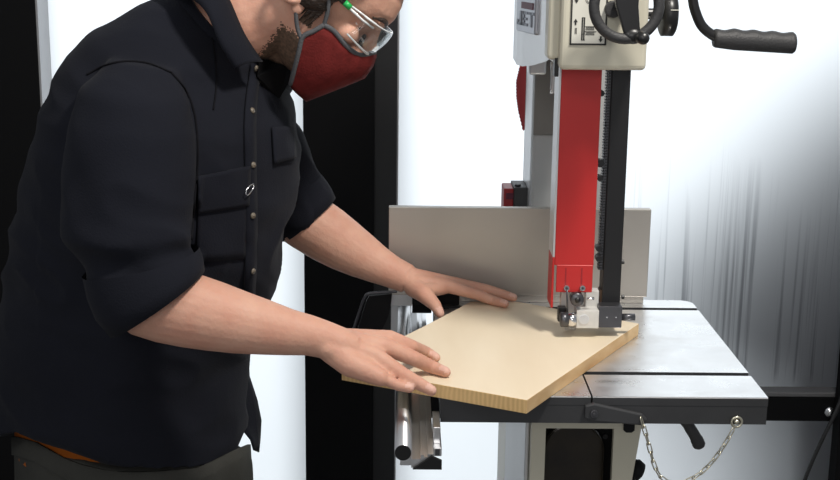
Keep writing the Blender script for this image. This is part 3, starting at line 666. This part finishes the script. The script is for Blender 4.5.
# torso core
loft(b, torso_rings(.024, 40, range(3, 13)))
def ptube(pts, seg=18): tube(b, [p for p, r_ in pts], [r_ for p, r_ in pts], seg)
k1 = 1.64 / FPX; k2 = 2.06 / FPX
# near arm
ptube([(at(138, 112, -.17), .045), (at(132, 170, -.20), .050), (at(130, 250, -.24), .048), (at(134, 290, -.255), .047), (at(150, 304, -.26), .047)])
near = [(140, 298, -.258, 38), (165, 305, -.26, 39), (190, 310.5, -.26, 38.5), (215, 316.5, -.26, 36), (240, 322.5, -.258, 32.5), (265, 327.5, -.256, 28.5), (290, 332.5, -.254, 24), (310, 335.5, -.252, 21), (326, 340, -.25, 19.5), (342, 345, -.25, 18), (356, 349, -.25, 14)]
ptube([(at(x, y, Y), r_ * k1) for x, y, Y, r_ in near], 24)
# far arm
ptube([(at(262, 120, .17), .05), (at(280, 180, .2), .047), (at(290, 208, .2), .048), (at(302, 220, .2), .046)])
far = [(290, 210, .2, 30), (308, 222, .198, 30.5), (328, 235, .192, 29.5), (345, 246, .186, 27), (362, 256, .18, 23.5), (378, 265, .172, 19.5), (393, 272.5, .163, 16.5), (408, 279, .155, 15)]
ptube([(at(x, y, Y), r_ * k2) for x, y, Y, r_ in far], 24)
nails = []
def finger(pts, rad):
    for i in range(len(pts) - 1): capsule(b, pts[i], pts[i + 1], rad[i], rad[i + 1])
    d = (pts[-1] - pts[-2]).normalized(); up = V((0, -.35, 1)); up = (up - d * up.dot(d)).normalized()
    nails.append((pts[-1] - d * .0005 + up * rad[-1] * .75, d, rad[-1]))
# near (right) hand, palm down over the left end of the board
W = at(328, 342, -.25)
Zf = BT + .0085
MC = [at(389, 338.5, -.212), at(383, 346, -.232), at(375, 355.5, -.252), at(367, 365.5, -.268)]
for m_, r0, r1, o_ in zip(MC, (.016, .018, .018, .0145), (.0115, .0118, .0112, .0105), ((0, .012, .0), (0, .004, .002), (0, -.006, 0), (0, -.014, -.004))):
    capsule(b, W + V(o_), m_, r0, r1)
capsule(b, (W + MC[1]) / 2 + V((0, 0, -.006)), (W * .3 + MC[2] * .7) + V((0, 0, -.006)), .018, .014)
capsule(b, at(332, 349, -.256), at(350, 363.5, -.268), .0195, .0180); capsule(b, at(350, 363.5, -.268), at(380, 377.5, -.278), .0180, .0120)
finger([MC[0], at(411, 346.5, -.203), at(426, 352.5, Z=Zf + .001), at(435.5, 357.5, Z=Zf - .001)], [.0120, .0100, .0090, .0072])
finger([MC[1], at(413, 358, -.226), at(432, 367, Z=Zf + .001), at(445.5, 372, Z=Zf - .001)], [.0124, .0106, .0094, .0076])
finger([MC[2], at(401, 373.5, -.262), at(418, 383, -.278), at(431.5, 390.5, -.288)], [.0120, .0102, .0091, .0074])
finger([MC[3], at(384, 378.5, -.275), at(398, 385.5, -.283), at(409.5, 388.5, -.284)], [.0100, .0082, .0074, .0062])
# thumb under the board edge, on the far side of the palm
tb = [W + V((.005, .018, -.004)), at(352, 348, -.205), V((-.330, -.160, .972)), V((-.318, -.142, .962))]
finger(tb, [.015, .012, .0105, .0085])
# far (left) hand
W2 = at(411, 280, .153)
MD = [at(449, 286.5, .140), at(459, 284.5, .160), at(462, 285, .178), at(458, 288, .195)]
for m_, r0, r1, o_ in zip(MD, (.017, .018, .017, .014), (.0115, .0112, .0108, .010), ((0, -.008, -.002), (0, 0, .003), (0, .008, .002), (0, .014, 0))):
    capsule(b, W2 + V(o_), m_, r0, r1)
finger([MD[0], at(476, 294, .135), at(493, 300.5, .138), at(505, 303.8, Z=Zf)], [.0112, .0092, .0084, .0070])
finger([MD[1], at(486, 289.5, .157), at(503, 294.5, .158), at(513.5, 297.5, Z=Zf)], [.011, .0092, .0082, .0070])
finger([MD[2], at(488, 290, .180), at(503, 294, .183), at(511, 296.5, .185)], [.0105, .0088, .0078, .0068])
finger([MD[3], at(476, 292, .198), at(488, 295, .20), at(496, 297, .20)], [.0095, .008, .007, .006])
finger([W2 + V((.004, -.014, -.008)), at(424, 294, .110), at(435, 305, .092), at(440, 313.5, .082)], [.0165, .0145, .0102, .0076])
capsule(b, at(424, 291, .118), at(444, 288.5, .140), .012, .010)
body_me = remesh(b, .0024, 3, 'body')
body = link('body', body_me, [m_skin, m_nail, m_stubble], man, True)
Hi = Matrix((HF, HS, HU))
for p in body_me.polygons:
    c = p.center
    if c.z < 1.1:
        for nc, d, r_ in nails:
            q = c - nc
            if q.length_squared < (r_ * 1.25) ** 2:
                al = q.dot(d); lat = (q - d * al).length
                if abs(al) < r_ * .95 and lat < r_ * .72: p.material_index = 1
    elif c.x > H0.x - .12 and c.z > 1.3:
        f, s, u = Hi @ (c - H0)
        nz = noise.noise(c * 90) * .010
        dn = min(-.066 + max(0, f) * .15 - u, f + .012, u + .150, .03)
        if dn > 0 and random.random() < dn * 130 and s > -.1: p.material_index = 2
        if -.05 < u < .03 and .008 + nz * .6 < f < .024 + nz * .6 and abs(s) > .04: p.material_index = 2
body_bvh = bvh_of(body_me)
for sg in (-1, 1):
    b = BM(); ball(b, hd(.0715, -.0005, sg * .032), .0105, 18); e = obj('eye', b, m_eye, man, True)
    b = BM(); ball(b, hd(.0790, -.006, sg * .032), .0050, 12, (.5, 1, 1), Matrix((HF, -HS, HU)).transposed()); obj('iris', b, m_iris, e, True)
for sg in (-1, 1):
    b = BM(); tube(b, spline([hd(.106, .017, sg * .012), hd(.104, .021, sg * .026), hd(.096, .021, sg * .040), hd(.085, .016, sg * .050)], 5), [.0028] * 6 + [.0034] * 6 + [.002] * 4, 8); obj('eyebrow', b, m_hair, man, True)
# hair: cap of the skull, down to a sideburn at each ear
b = BM(); rings = []
for (u, ff, fb, ws) in prof[:12]:
    r = []; c = (ff + fb) / 2; h = (ff - fb) / 2
    for k in range(NS):
        t = 2 * math.pi * k / NS; off = .012 + .004 * noise.noise(V((k * .9, u * 60, 3)))
        f = c + (h + off) * math.cos(t); s = (ws + off) * math.sin(t)
        lim = .010 if u < -.02 else .03 + max(0, u) * .6          # hairline
        if u > .05: lim = .2
        if f > lim: f = lim; s *= .88
        r.append(hd(f if u < .05 else min(f, .108), u + (.012 if u > .1 else 0), s))
    rings.append(r)
rings = rings[:10]
loft(b, rings); obj('hair', b, m_hair, man, True)
for sg in (1, -1):
    b = BM(); 
    for k in range(9):
        f0 = .010 + .0022 * k; pts = [hd(f0 + .001, .03, sg * .0765), hd(f0, .005, sg * .0745), hd(f0 - .003, -.018, sg * .0715), hd(f0 - .006 + .002 * math.sin(k * 2), -.040 - .004 * (k % 3), sg * .068)]
        tube(b, spline(pts, 3), [.003] * 4 + [.0026] * 3 + [.002, .0015, .0006], 6)
    obj('sideburn', b, m_hair, man, True)
# --- shirt
b = BM(); rr = torso_rings(0)
# curved shirt tail hem
hem = [(-60, 430), (0, 438), (53, 435), (91, 453), (118, 465), (160, 476), (206, 472), (236, 455), (246, 428), (300, 400)]
for i in (0,):
    new = []
    for p in rr[1]:
        px_ = pix((p.x, p.y, p.z)); ty = lerp1(hem, px_[0]); new.append(at(px_[0], ty, min(p.y, .05)) * 1.0 if p.y < .05 else V((p.x, p.y, at(px_[0], ty, .05).z)))
    rr[0] = new
rr[1] = [a.lerp(c, .5) for a, c in zip(rr[0], rr[2])]
loft(b, rr)
near_sl = [((110, 55), (178, 70), -.155), ((84, 88), (190, 100), -.185), ((74, 125), (196, 135), -.20), ((68, 170), (198, 178), -.212), ((67, 212), (194, 215), -.225), ((67, 236), (196, 232), -.238), ((88, 262), (186, 246), -.244), ((98, 292), (190, 258), -.252), ((110, 326), (198, 270), -.258)]
loft(b, arm_rings(near_sl, 32, .92))
far_sl = [((222, 120), (284, 112), .16), ((225, 142), (300, 130), .185), ((236, 170), (311, 152), .198), ((252, 205), (318, 172), .20), ((270, 228), (328, 188), .20), ((284, 239), (334, 199), .198)]
loft(b, arm_rings(far_sl, 28, .95))
shirt_me = remesh(b, .006, 5, 'shirt')
# cloth folds: real relief, stronger under the arms, at the elbow and the waist
for v in shirt_me.vertices: pass
nrm = [v.normal.copy() for v in shirt_me.vertices]
for v, n in zip(shirt_me.vertices, nrm):
    c = v.co
    q = V((c.x * 9 + c.z * 4.5, c.y * 7, c.z * 3.2 - c.x * 3)); a = noise.noise(q) * .007
    q2 = V((c.x * 6 - c.z * 8, c.y * 9 + 4, c.z * 16 + c.x * 9)); amp = .004 + .012 * math.exp(-((c.z - 1.10) / .07) ** 2) * (1 if c.y < -.15 else .4)
    ridge = 1 - abs(noise.noise(q2)) * 2
    v.co = c + n * (a + ridge * amp - amp * .4)
shirt = link('shirt', shirt_me, m_shirt, man, True)
shirt_me.update()
sb_ = bvh_of(shirt_me)
def on_shirt(x, y, off=.002):
    p, n = hit(sb_, x, y)
    if p is None: return None
    if n.dot(CAM - p) < 0: n = -n
    return p + n * off
def patch(name, corners, m, parent, nx=14, ny=10, off=.0035, curve=0):
    """cloth piece laid on the shirt: corners are photo points (tl, tr, br, bl)"""
    b = BM(); g = []
    for j in range(ny + 1):
        row = []
        for i in range(nx + 1):
            s, t = i / nx, j / ny
            x = (corners[0][0] * (1 - s) + corners[1][0] * s) * (1 - t) + (corners[3][0] * (1 - s) + corners[2][0] * s) * t
            y = (corners[0][1] * (1 - s) + corners[1][1] * s) * (1 - t) + (corners[3][1] * (1 - s) + corners[2][1] * s) * t + curve * t * math.sin(math.pi * s)
            p = on_shirt(x, y, off)
            if p is None: p = row[-1].co.copy() if row else (g[-1][0].co.copy() if g else at(x, y, -.1))
            row.append(b.verts.new(p))
        g.append(row)
    for j in range(ny):
        for i in range(nx): b.faces.new((g[j][i], g[j][i + 1], g[j + 1][i + 1], g[j + 1][i]))
    o = obj(name, b, m, parent, True); s = o.modifiers.new('s', 'SOLIDIFY'); s.thickness = .003; s.offset = 0
    return o
def stroke(name, pts, r_, m, parent, off=.0008):
    ps = []
    for x, y, *_ in spline([V((x, y, 0)) for x, y in pts], 8):
        p = on_shirt(x, y, off)
        if p: ps.append(p)
    b = BM(); tube(b, ps, r_, 6); return obj(name, b, m, parent, True)
# placket, pockets, seams, buttons
plk = [(255, 64), (249, 112), (249, 165), (250, 215), (249, 270), (247, 330)]
def off_x(pts, d): return [(x + d, y) for x, y in pts]
for (a, c_) in zip(plk, plk[1:]): pass
b = BM(); L_ = []; 
for (x, y, _) in spline([V((x, y, 0)) for x, y in plk], 10):
    p, q, m_ = on_shirt(x - 5.5, y, .003), on_shirt(x + 5, y, .003), on_shirt(x, y, .004)
    if p and q and m_ and (p - q).length < .05: L_.append([b.verts.new(t) for t in (p, m_, q)])
for r0, r1 in zip(L_, L_[1:]):
    for k in range(2): b.faces.new((r0[k], r0[k + 1], r1[k + 1], r1[k]))
o = obj('placket', b, m_shirt, shirt, True); s = o.modifiers.new('s', 'SOLIDIFY'); s.thickness = .0035; s.offset = 0
stroke('front_edge_shadow_seam', off_x(plk, 6.5), .0012, m_seam_shade, shirt) .name = 'front_edge_shade'  # dark line that paints the shading along the front edge
pk = patch('chest_pocket', ((197, 178), (246, 168), (244, 258), (196, 262)), m_shirt, shirt, off=.0022)
fl = patch('pocket_flap', ((195, 176), (247, 166), (246, 205), (195, 213)), m_shirt, shirt, off=.0055)
patch('pocket_flap', ((270, 128), (293, 127), (293, 158), (272, 164)), m_shirt, shirt, 8, 8, off=.004)
stroke('shoulder_seam', [(87, 75), (105, 66), (125, 62), (148, 64), (171, 73)], .0016, m_seam_shade, shirt)
stroke('sleeve_seam', [(171, 73), (186, 92), (195, 120), (197, 160), (194, 200), (191, 240)], .0016, m_seam_shade, shirt)
stroke('yoke_seam', [(205, 8), (212, 40), (216, 80), (213, 110)], .0012, m_seam_shade, shirt)
for x, y in ((252.5, 67), (249, 112), (250, 165), (250, 215), (249.5, 270)):
    p, n = hit(sb_, x, y)
    if p is None: continue
    if n.dot(CAM - p) < 0: n = -n
    p = p + n * .0055
    b = BM(); tube(b, [p, p + n * .0012, p + n * .0026], [.0043, .0043, .0036], 16); tube(b, [p + n * .0026, p + n * .0030], [.0018, .0018], 8); obj('button', b, m_button, shirt, True)
# small bright wire clip on the pocket flap
b = BM(); ps = [on_shirt(x, y, .0125) for x, y in ((239, 194), (239.5, 190), (243, 185), (246, 184), (246.5, 187), (243.5, 193), (240.5, 196))]
tube(b, ps, .001, 6, closed=True); obj('wire_clip', b, m_chrome, shirt, True)
# rolled cuffs
def cuff(spec, name):
    rs = arm_rings(spec, 32, .93); b = BM(); out = [[c + (p - c) * g for p in r] for r, g in zip(rs, (1.05, 1.08, 1.08, 1.05)) for c in [sum(r, V()) / len(r)]]
    inn = [[c + (p - c) * .93 for p in r] for r in (rs[-1], rs[-2]) for c in [sum(r, V()) / len(r)]]
    loft(b, out + inn, cap=False); o = obj(name, b, m_shirt, shirt, True); o['label'] = 'rolled sleeve cuff'
    for v in o.data.vertices: v.co += V((1, .3, .5)) * noise.noise(v.co * 14) * .004
cuff([((87, 273), (195, 250), -.246), ((93, 293), (197, 258), -.252), ((100, 314), (199, 266), -.257), ((112, 334), (202, 274), -.26)], 'cuff')
cuff([((262, 212), (320, 176), .20), ((270, 224), (325, 184), .20), ((278, 232), (330, 191), .2), ((285, 240), (335, 199), .198)], 'cuff')
# collar: stand around the neck and two folded leaves
nk = torso_rings(0, 40, (12,))[0]; nc = sum(nk, V()) / len(nk)
ax_n = (at(285, 4, 0) - at(232, 24, 0)).normalized()
b = BM(); r0 = [nc + (p - nc) * .97 - ax_n * .012 for p in nk]; r1 = [nc + (p - nc) * .95 + ax_n * .012 for p in nk]; r2 = [nc + (p - nc) * .90 + ax_n * .012 for p in nk]; r3 = [nc + (p - nc) * .9 - ax_n * .012 for p in nk]
loft(b, [r0, r1, r2, r3], cap=False); obj('collar_stand', b, m_shirt, shirt, True)
def leaf(pts_top, pts_bot, Yt, Yb):
    b = BM(); T = spline([V(at(x, y, Y)) for (x, y), Y in zip(pts_top, Yt)], 6); B_ = spline([V(at(x, y, Y)) for (x, y), Y in zip(pts_bot, Yb)], 6)
    g = []
    for t, q in zip(T, B_):
        col = []
        for k in range(6):
            s = k / 5; p = t.lerp(q, s); p += V((0, -.012 * math.sin(math.pi * s), .004 * math.sin(math.pi * s))); col.append(b.verts.new(p))
        g.append(col)
    for a, c_ in zip(g, g[1:]):
        for k in range(5): b.faces.new((a[k], a[k + 1], c_[k + 1], c_[k]))
    o = obj('collar_leaf', b, m_shirt, shirt, True); s = o.modifiers.new('s', 'SOLIDIFY'); s.thickness = .003; s.offset = 0; return o
leaf([(190, -40), (212, -28), (228, -2), (244, 34), (262, 62)], [(160, -12), (186, -4), (206, 12), (220, 44), (235, 69)], (-.02, -.062, -.082, -.085, -.075), (-.05, -.105, -.135, -.138, -.125))
leaf([(276, 60), (284, 58), (291, 62)], [(270, 92), (284, 98), (293, 88)], (.0, .04, .06), (-.005, .05, .09))
# black lining showing at the open neck
b = BM(); ps = [(258, 58), (272, 61), (288, 62), (289, 80), (278, 98), (268, 96), (256, 76)]
vs = [b.verts.new(at(x, y, -.035 if i in (0, 6) else .0)) for i, (x, y) in enumerate(ps)]; b.faces.new(vs); o = obj('neck_lining', b, m_shirtin, shirt); s = o.modifiers.new('s', 'SOLIDIFY'); s.thickness = .004
# far front tail of the shirt
b = BM(); rows = []
for (xa, ya), (xb, yb_) in (((236, 330), (247, 352)), ((236, 370), (248, 376)), ((237, 395), (256, 400)), ((238, 425), (260, 420)), ((250, 440), (259, 438)), ((253, 450), (257.5, 452))):
    rows.append([b.verts.new(at(xa + (xb - xa) * k / 4, ya + (yb_ - ya) * k / 4, .05 + .05 * k / 4)) for k in range(5)])
for r0, r1 in zip(rows, rows[1:]):
    for k in range(4): b.faces.new((r0[k], r0[k + 1], r1[k + 1], r1[k]))
o = obj('shirt_tail', b, m_shirt, shirt, True); s = o.modifiers.new('s', 'SOLIDIFY'); s.thickness = .003
# --- t-shirt and trousers
def ell(c, a, d_, yaw, tilt=(0, 0), n=40):
    cx, sx = math.cos(yaw), math.sin(yaw); r = []
    for k in range(n):
        t = 2 * math.pi * k / n; u, v = a * math.cos(t), d_ * math.sin(t); x = u * cx + v * sx; y = -u * sx + v * cx
        r.append(V((c.x + x, c.y + y, c.z + tilt[0] * x + tilt[1] * y)))
    return r
def waist(xa, xb, y, Y=0): p, q = at(xa, y, Y), at(xb, y, Y); return (p + q) / 2, (q.x - p.x) / 2
b = BM(); c0, a0 = waist(10, 226, 380); c1, a1 = waist(17, 230, 440); c2, a2 = waist(40, 236, 500)
loft(b, [ell(c0, a0 * .95, .150, TY), ell(c1, a1 * .98, .160, TY), ell(c2, a2 * .80, .13, TY)]); tee = obj('t_shirt', b, m_tee, man, True); tee['label'] = 'orange t-shirt showing below the shirt hem'
b = BM(); tw = [(13, 252, 455), (14, 256, 480), (15, 258, 520)]
wl_ = [(-20, 432), (18, 437), (38, 443), (60, 457), (90, 468), (120, 472), (150, 472), (200, 468), (236, 450), (260, 440)]
rs = []
for i, (xa, xb, y) in enumerate(tw):
    c, a = waist(xa, xb, y); e_ = ell(c, a * .985, .172, TY, (-.05, .02) if i == 2 else (0, 0))
    if i < 2:
        q = []
        for p in e_:
            X_ = pix(p)[0]; ty = lerp1(wl_, X_) + i * 22; q.append(at(X_, ty, p.y) if p.y < .03 else V((p.x, p.y, c.z - .02)))
        e_ = q
    rs.append(e_)
cH = sum(rs[-1], V()) / 40; rs.append(ell(cH + V((0, 0, -.10)), .165, .17, TY)); loft(b, rs)
for sg in (-1, 1):
    hp = cH + V((tl.x * .085 * sg, tl.y * .085 * sg, 0)); 
    tube(b, [hp + V((0, 0, -.0)), hp + V((.01, 0, -.12)), hp + V((.015, 0, -.28)), hp + V((0, 0, -.42)), V((hp.x - .01, hp.y, .06))], [.100, .098, .078, .066, .06], 24)
tr_me = remesh(b, .009, 3, 'trousers'); trs = link('trousers', tr_me, m_trouser, man, True)
b = BM(); wr = []
for dz, g in ((-.030, 1.015), (.0, 1.01), (.0, .98), (-.030, .98)):
    c = sum(rs[0], V()) / 40; wr.append([c + (p - c) * g + V((0, 0, dz)) for p in rs[0]])
loft(b, wr + [wr[0]], cap=False); obj('waistband', b, m_trouser, trs, True)
for sg in (-1, 1):
    hp = cH + V((tl.x * .085 * sg - .01, tl.y * .085 * sg, 0)); b = BM()
    ball(b, (hp.x + .06, hp.y, .035), .05, 18, (2.6, .9, .7)); ball(b, (hp.x - .01, hp.y, .06), .05, 16, (1.2, .9, 1.1))
    for v in b.verts: v.co.z = max(v.co.z, .002)
    sh = obj('shoe', b, m_blkmat, man, True)
# --- mask
def mrow(back, mids, seam, sb, n=14):
    pts = spline([V((*back, 0))] + [V((*m_, 0)) for m_ in mids] + [V((*seam, 0))], 8); out = []
    for i in range(n + 1):
        t = i / n; q = pts[min(int(t * (len(pts) - 1)), len(pts) - 1)]; s = sb * math.sqrt(max(0, 1 - t ** 2.2)); out.append(at(q.x, q.y, -s))
    return out
rowsM = [mrow((324, 25), [(334, 31), (344, 43), (353, 51.5), (362, 55)], (374.5, 52.5), .070), mrow((314, 31), [(334, 45), (355, 58)], (374.6, 57), .072), mrow((303, 37), [(330, 56), (352, 66)], (371.5, 65.5), .072),
         mrow((299, 52), [(325, 68), (345, 75)], (363.5, 77), .070), mrow((295.5, 66), [(312, 80), (328, 85)], (345, 84.5), .064), mrow((292, 80), [(300, 88), (310, 92)], (325, 92.5), .054), mrow((291, 84), [(295, 90), (300, 95)], (305.5, 100), .046)]
b = BM(); G = []
for r_ in rowsM:
    near_ = [b.verts.new(p) for p in r_]; far_ = [b.verts.new((p.x, -p.y, p.z)) for p in r_[:-1]]; G.append(near_ + far_[::-1])
for a, c_ in zip(G, G[1:]):
    for k in range(len(a) - 1): b.faces.new((a[k], a[k + 1], c_[k + 1], c_[k]))
mk = obj('face_mask', b, m_mask, man, True); s = mk.modifiers.new('s', 'SOLIDIFY'); s.thickness = .003; s.offset = 1; mk['label'] = 'dark red cloth face mask with grey binding'
for sg in (1, -1):
    fl_ = lambda p: V((p.x, p.y * sg, p.z))
    b = BM(); tp = [fl_(p + V((0, -.002, .0))) for p in rowsM[0]]; tube(b, spline(tp, 2), .0036, 8); obj('mask_binding', b, m_trim, mk, True)
    b = BM(); bk_ = [fl_(r_[0] + V((0, -.002, 0))) for r_ in rowsM]; tube(b, spline(bk_, 4), .0036, 8); obj('mask_binding', b, m_trim, mk, True)
    b = BM(); tube(b, spline([fl_(at(301, 38, -.073)), fl_(at(297.5, 28, -.072)), fl_(at(296, 14, -.074)), fl_(at(297, -6, -.076)), fl_(at(306, -30, -.08))], 5), .003, 8); obj('mask_strap', b, m_trim, mk, True)
    b = BM(); tube(b, spline([fl_(at(324, 25, -.071)), fl_(at(328, 10, -.075)), fl_(at(328, -4, -.077)), fl_(at(318, -26, -.084))], 5), .003, 8); obj('mask_strap', b, m_trim, mk, True)
# --- safety glasses: wrap-round clear shield, clear arms with green and black tips
g = BM(); prof_l = []
nA = 28
def lensring(u_top, u_bot):
    out = []
    for i in range(nA + 1):
        a = -1 + 2 * i / nA; s = .073 * math.sin(a * math.pi / 2 * .98) ; f = .074 + .046 * math.cos(a * math.pi / 2) ** .8
        out.append((f, s, a))
    return out
gl = BM(); rows = []
for j in range(7):
    t = j / 6; row = []
    for f, s, a in lensring(0, 0):
        u0 = .014 - .002 * abs(a); u1 = -.030 + .014 * math.exp(-(a / .16) ** 2) + .008 * a * a
        row.append(gl.verts.new(hd(f + .003 * math.sin(math.pi * t) - .004 * t, u0 + (u1 - u0) * t, s)))
    rows.append(row)
for a, c_ in zip(rows, rows[1:]):
    for k in range(nA): gl.faces.new((a[k], a[k + 1], c_[k + 1], c_[k]))
top_e = [v.co.copy() for v in rows[0]]; bot_e = [v.co.copy() for v in rows[-1]]
gs = obj('safety_glasses', gl, m_lens, man, True); s = gs.modifiers.new('s', 'SOLIDIFY'); s.thickness = .002; gs['label'] = 'clear wraparound safety glasses with green and black arms'
m_rim = mat('clear_rim', (.80, .82, .82), .12, spec=.8)
b = BM(); tube(b, bot_e, [.0012 + .0016 * math.exp(-((i - nA / 2) / 8) ** 2) for i in range(nA + 1)], 8); obj('lower_rim', b, m_rim, gs, True)
b = BM(); tube(b, top_e[nA // 2 - 4:], .0012, 8); tube(b, top_e[:nA // 2 + 5], .0012, 8); obj('upper_rim', b, m_rim, gs, True)
for sg in (1, -1):
    e0 = hd(.076, .006, sg * .0745)
    b = BM(); tube(b, [hd(.094, .006, sg * .066), e0, hd(.052, .008, sg * .078)], [.0016, .0016, .002], 8); tube(b, [hd(.094, .013, sg * .066), hd(.052, .012, sg * .078)], .0013, 8); obj('glasses_arm', b, m_rim, gs, True)
    b = BM(); tube(b, [hd(.052, .009, sg * .078), hd(.041, .010, sg * .079)], .0046, 10); obj('arm_band', b, m_green, gs, True)
    b = BM(); tube(b, [hd(.041, .010, sg * .079), hd(.01, .013, sg * .081), hd(-.02, .012, sg * .081), hd(-.04, -.005, sg * .08)], [.0046, .0046, .004, .003], 10); obj('arm_tip', b, m_blk, gs, True)
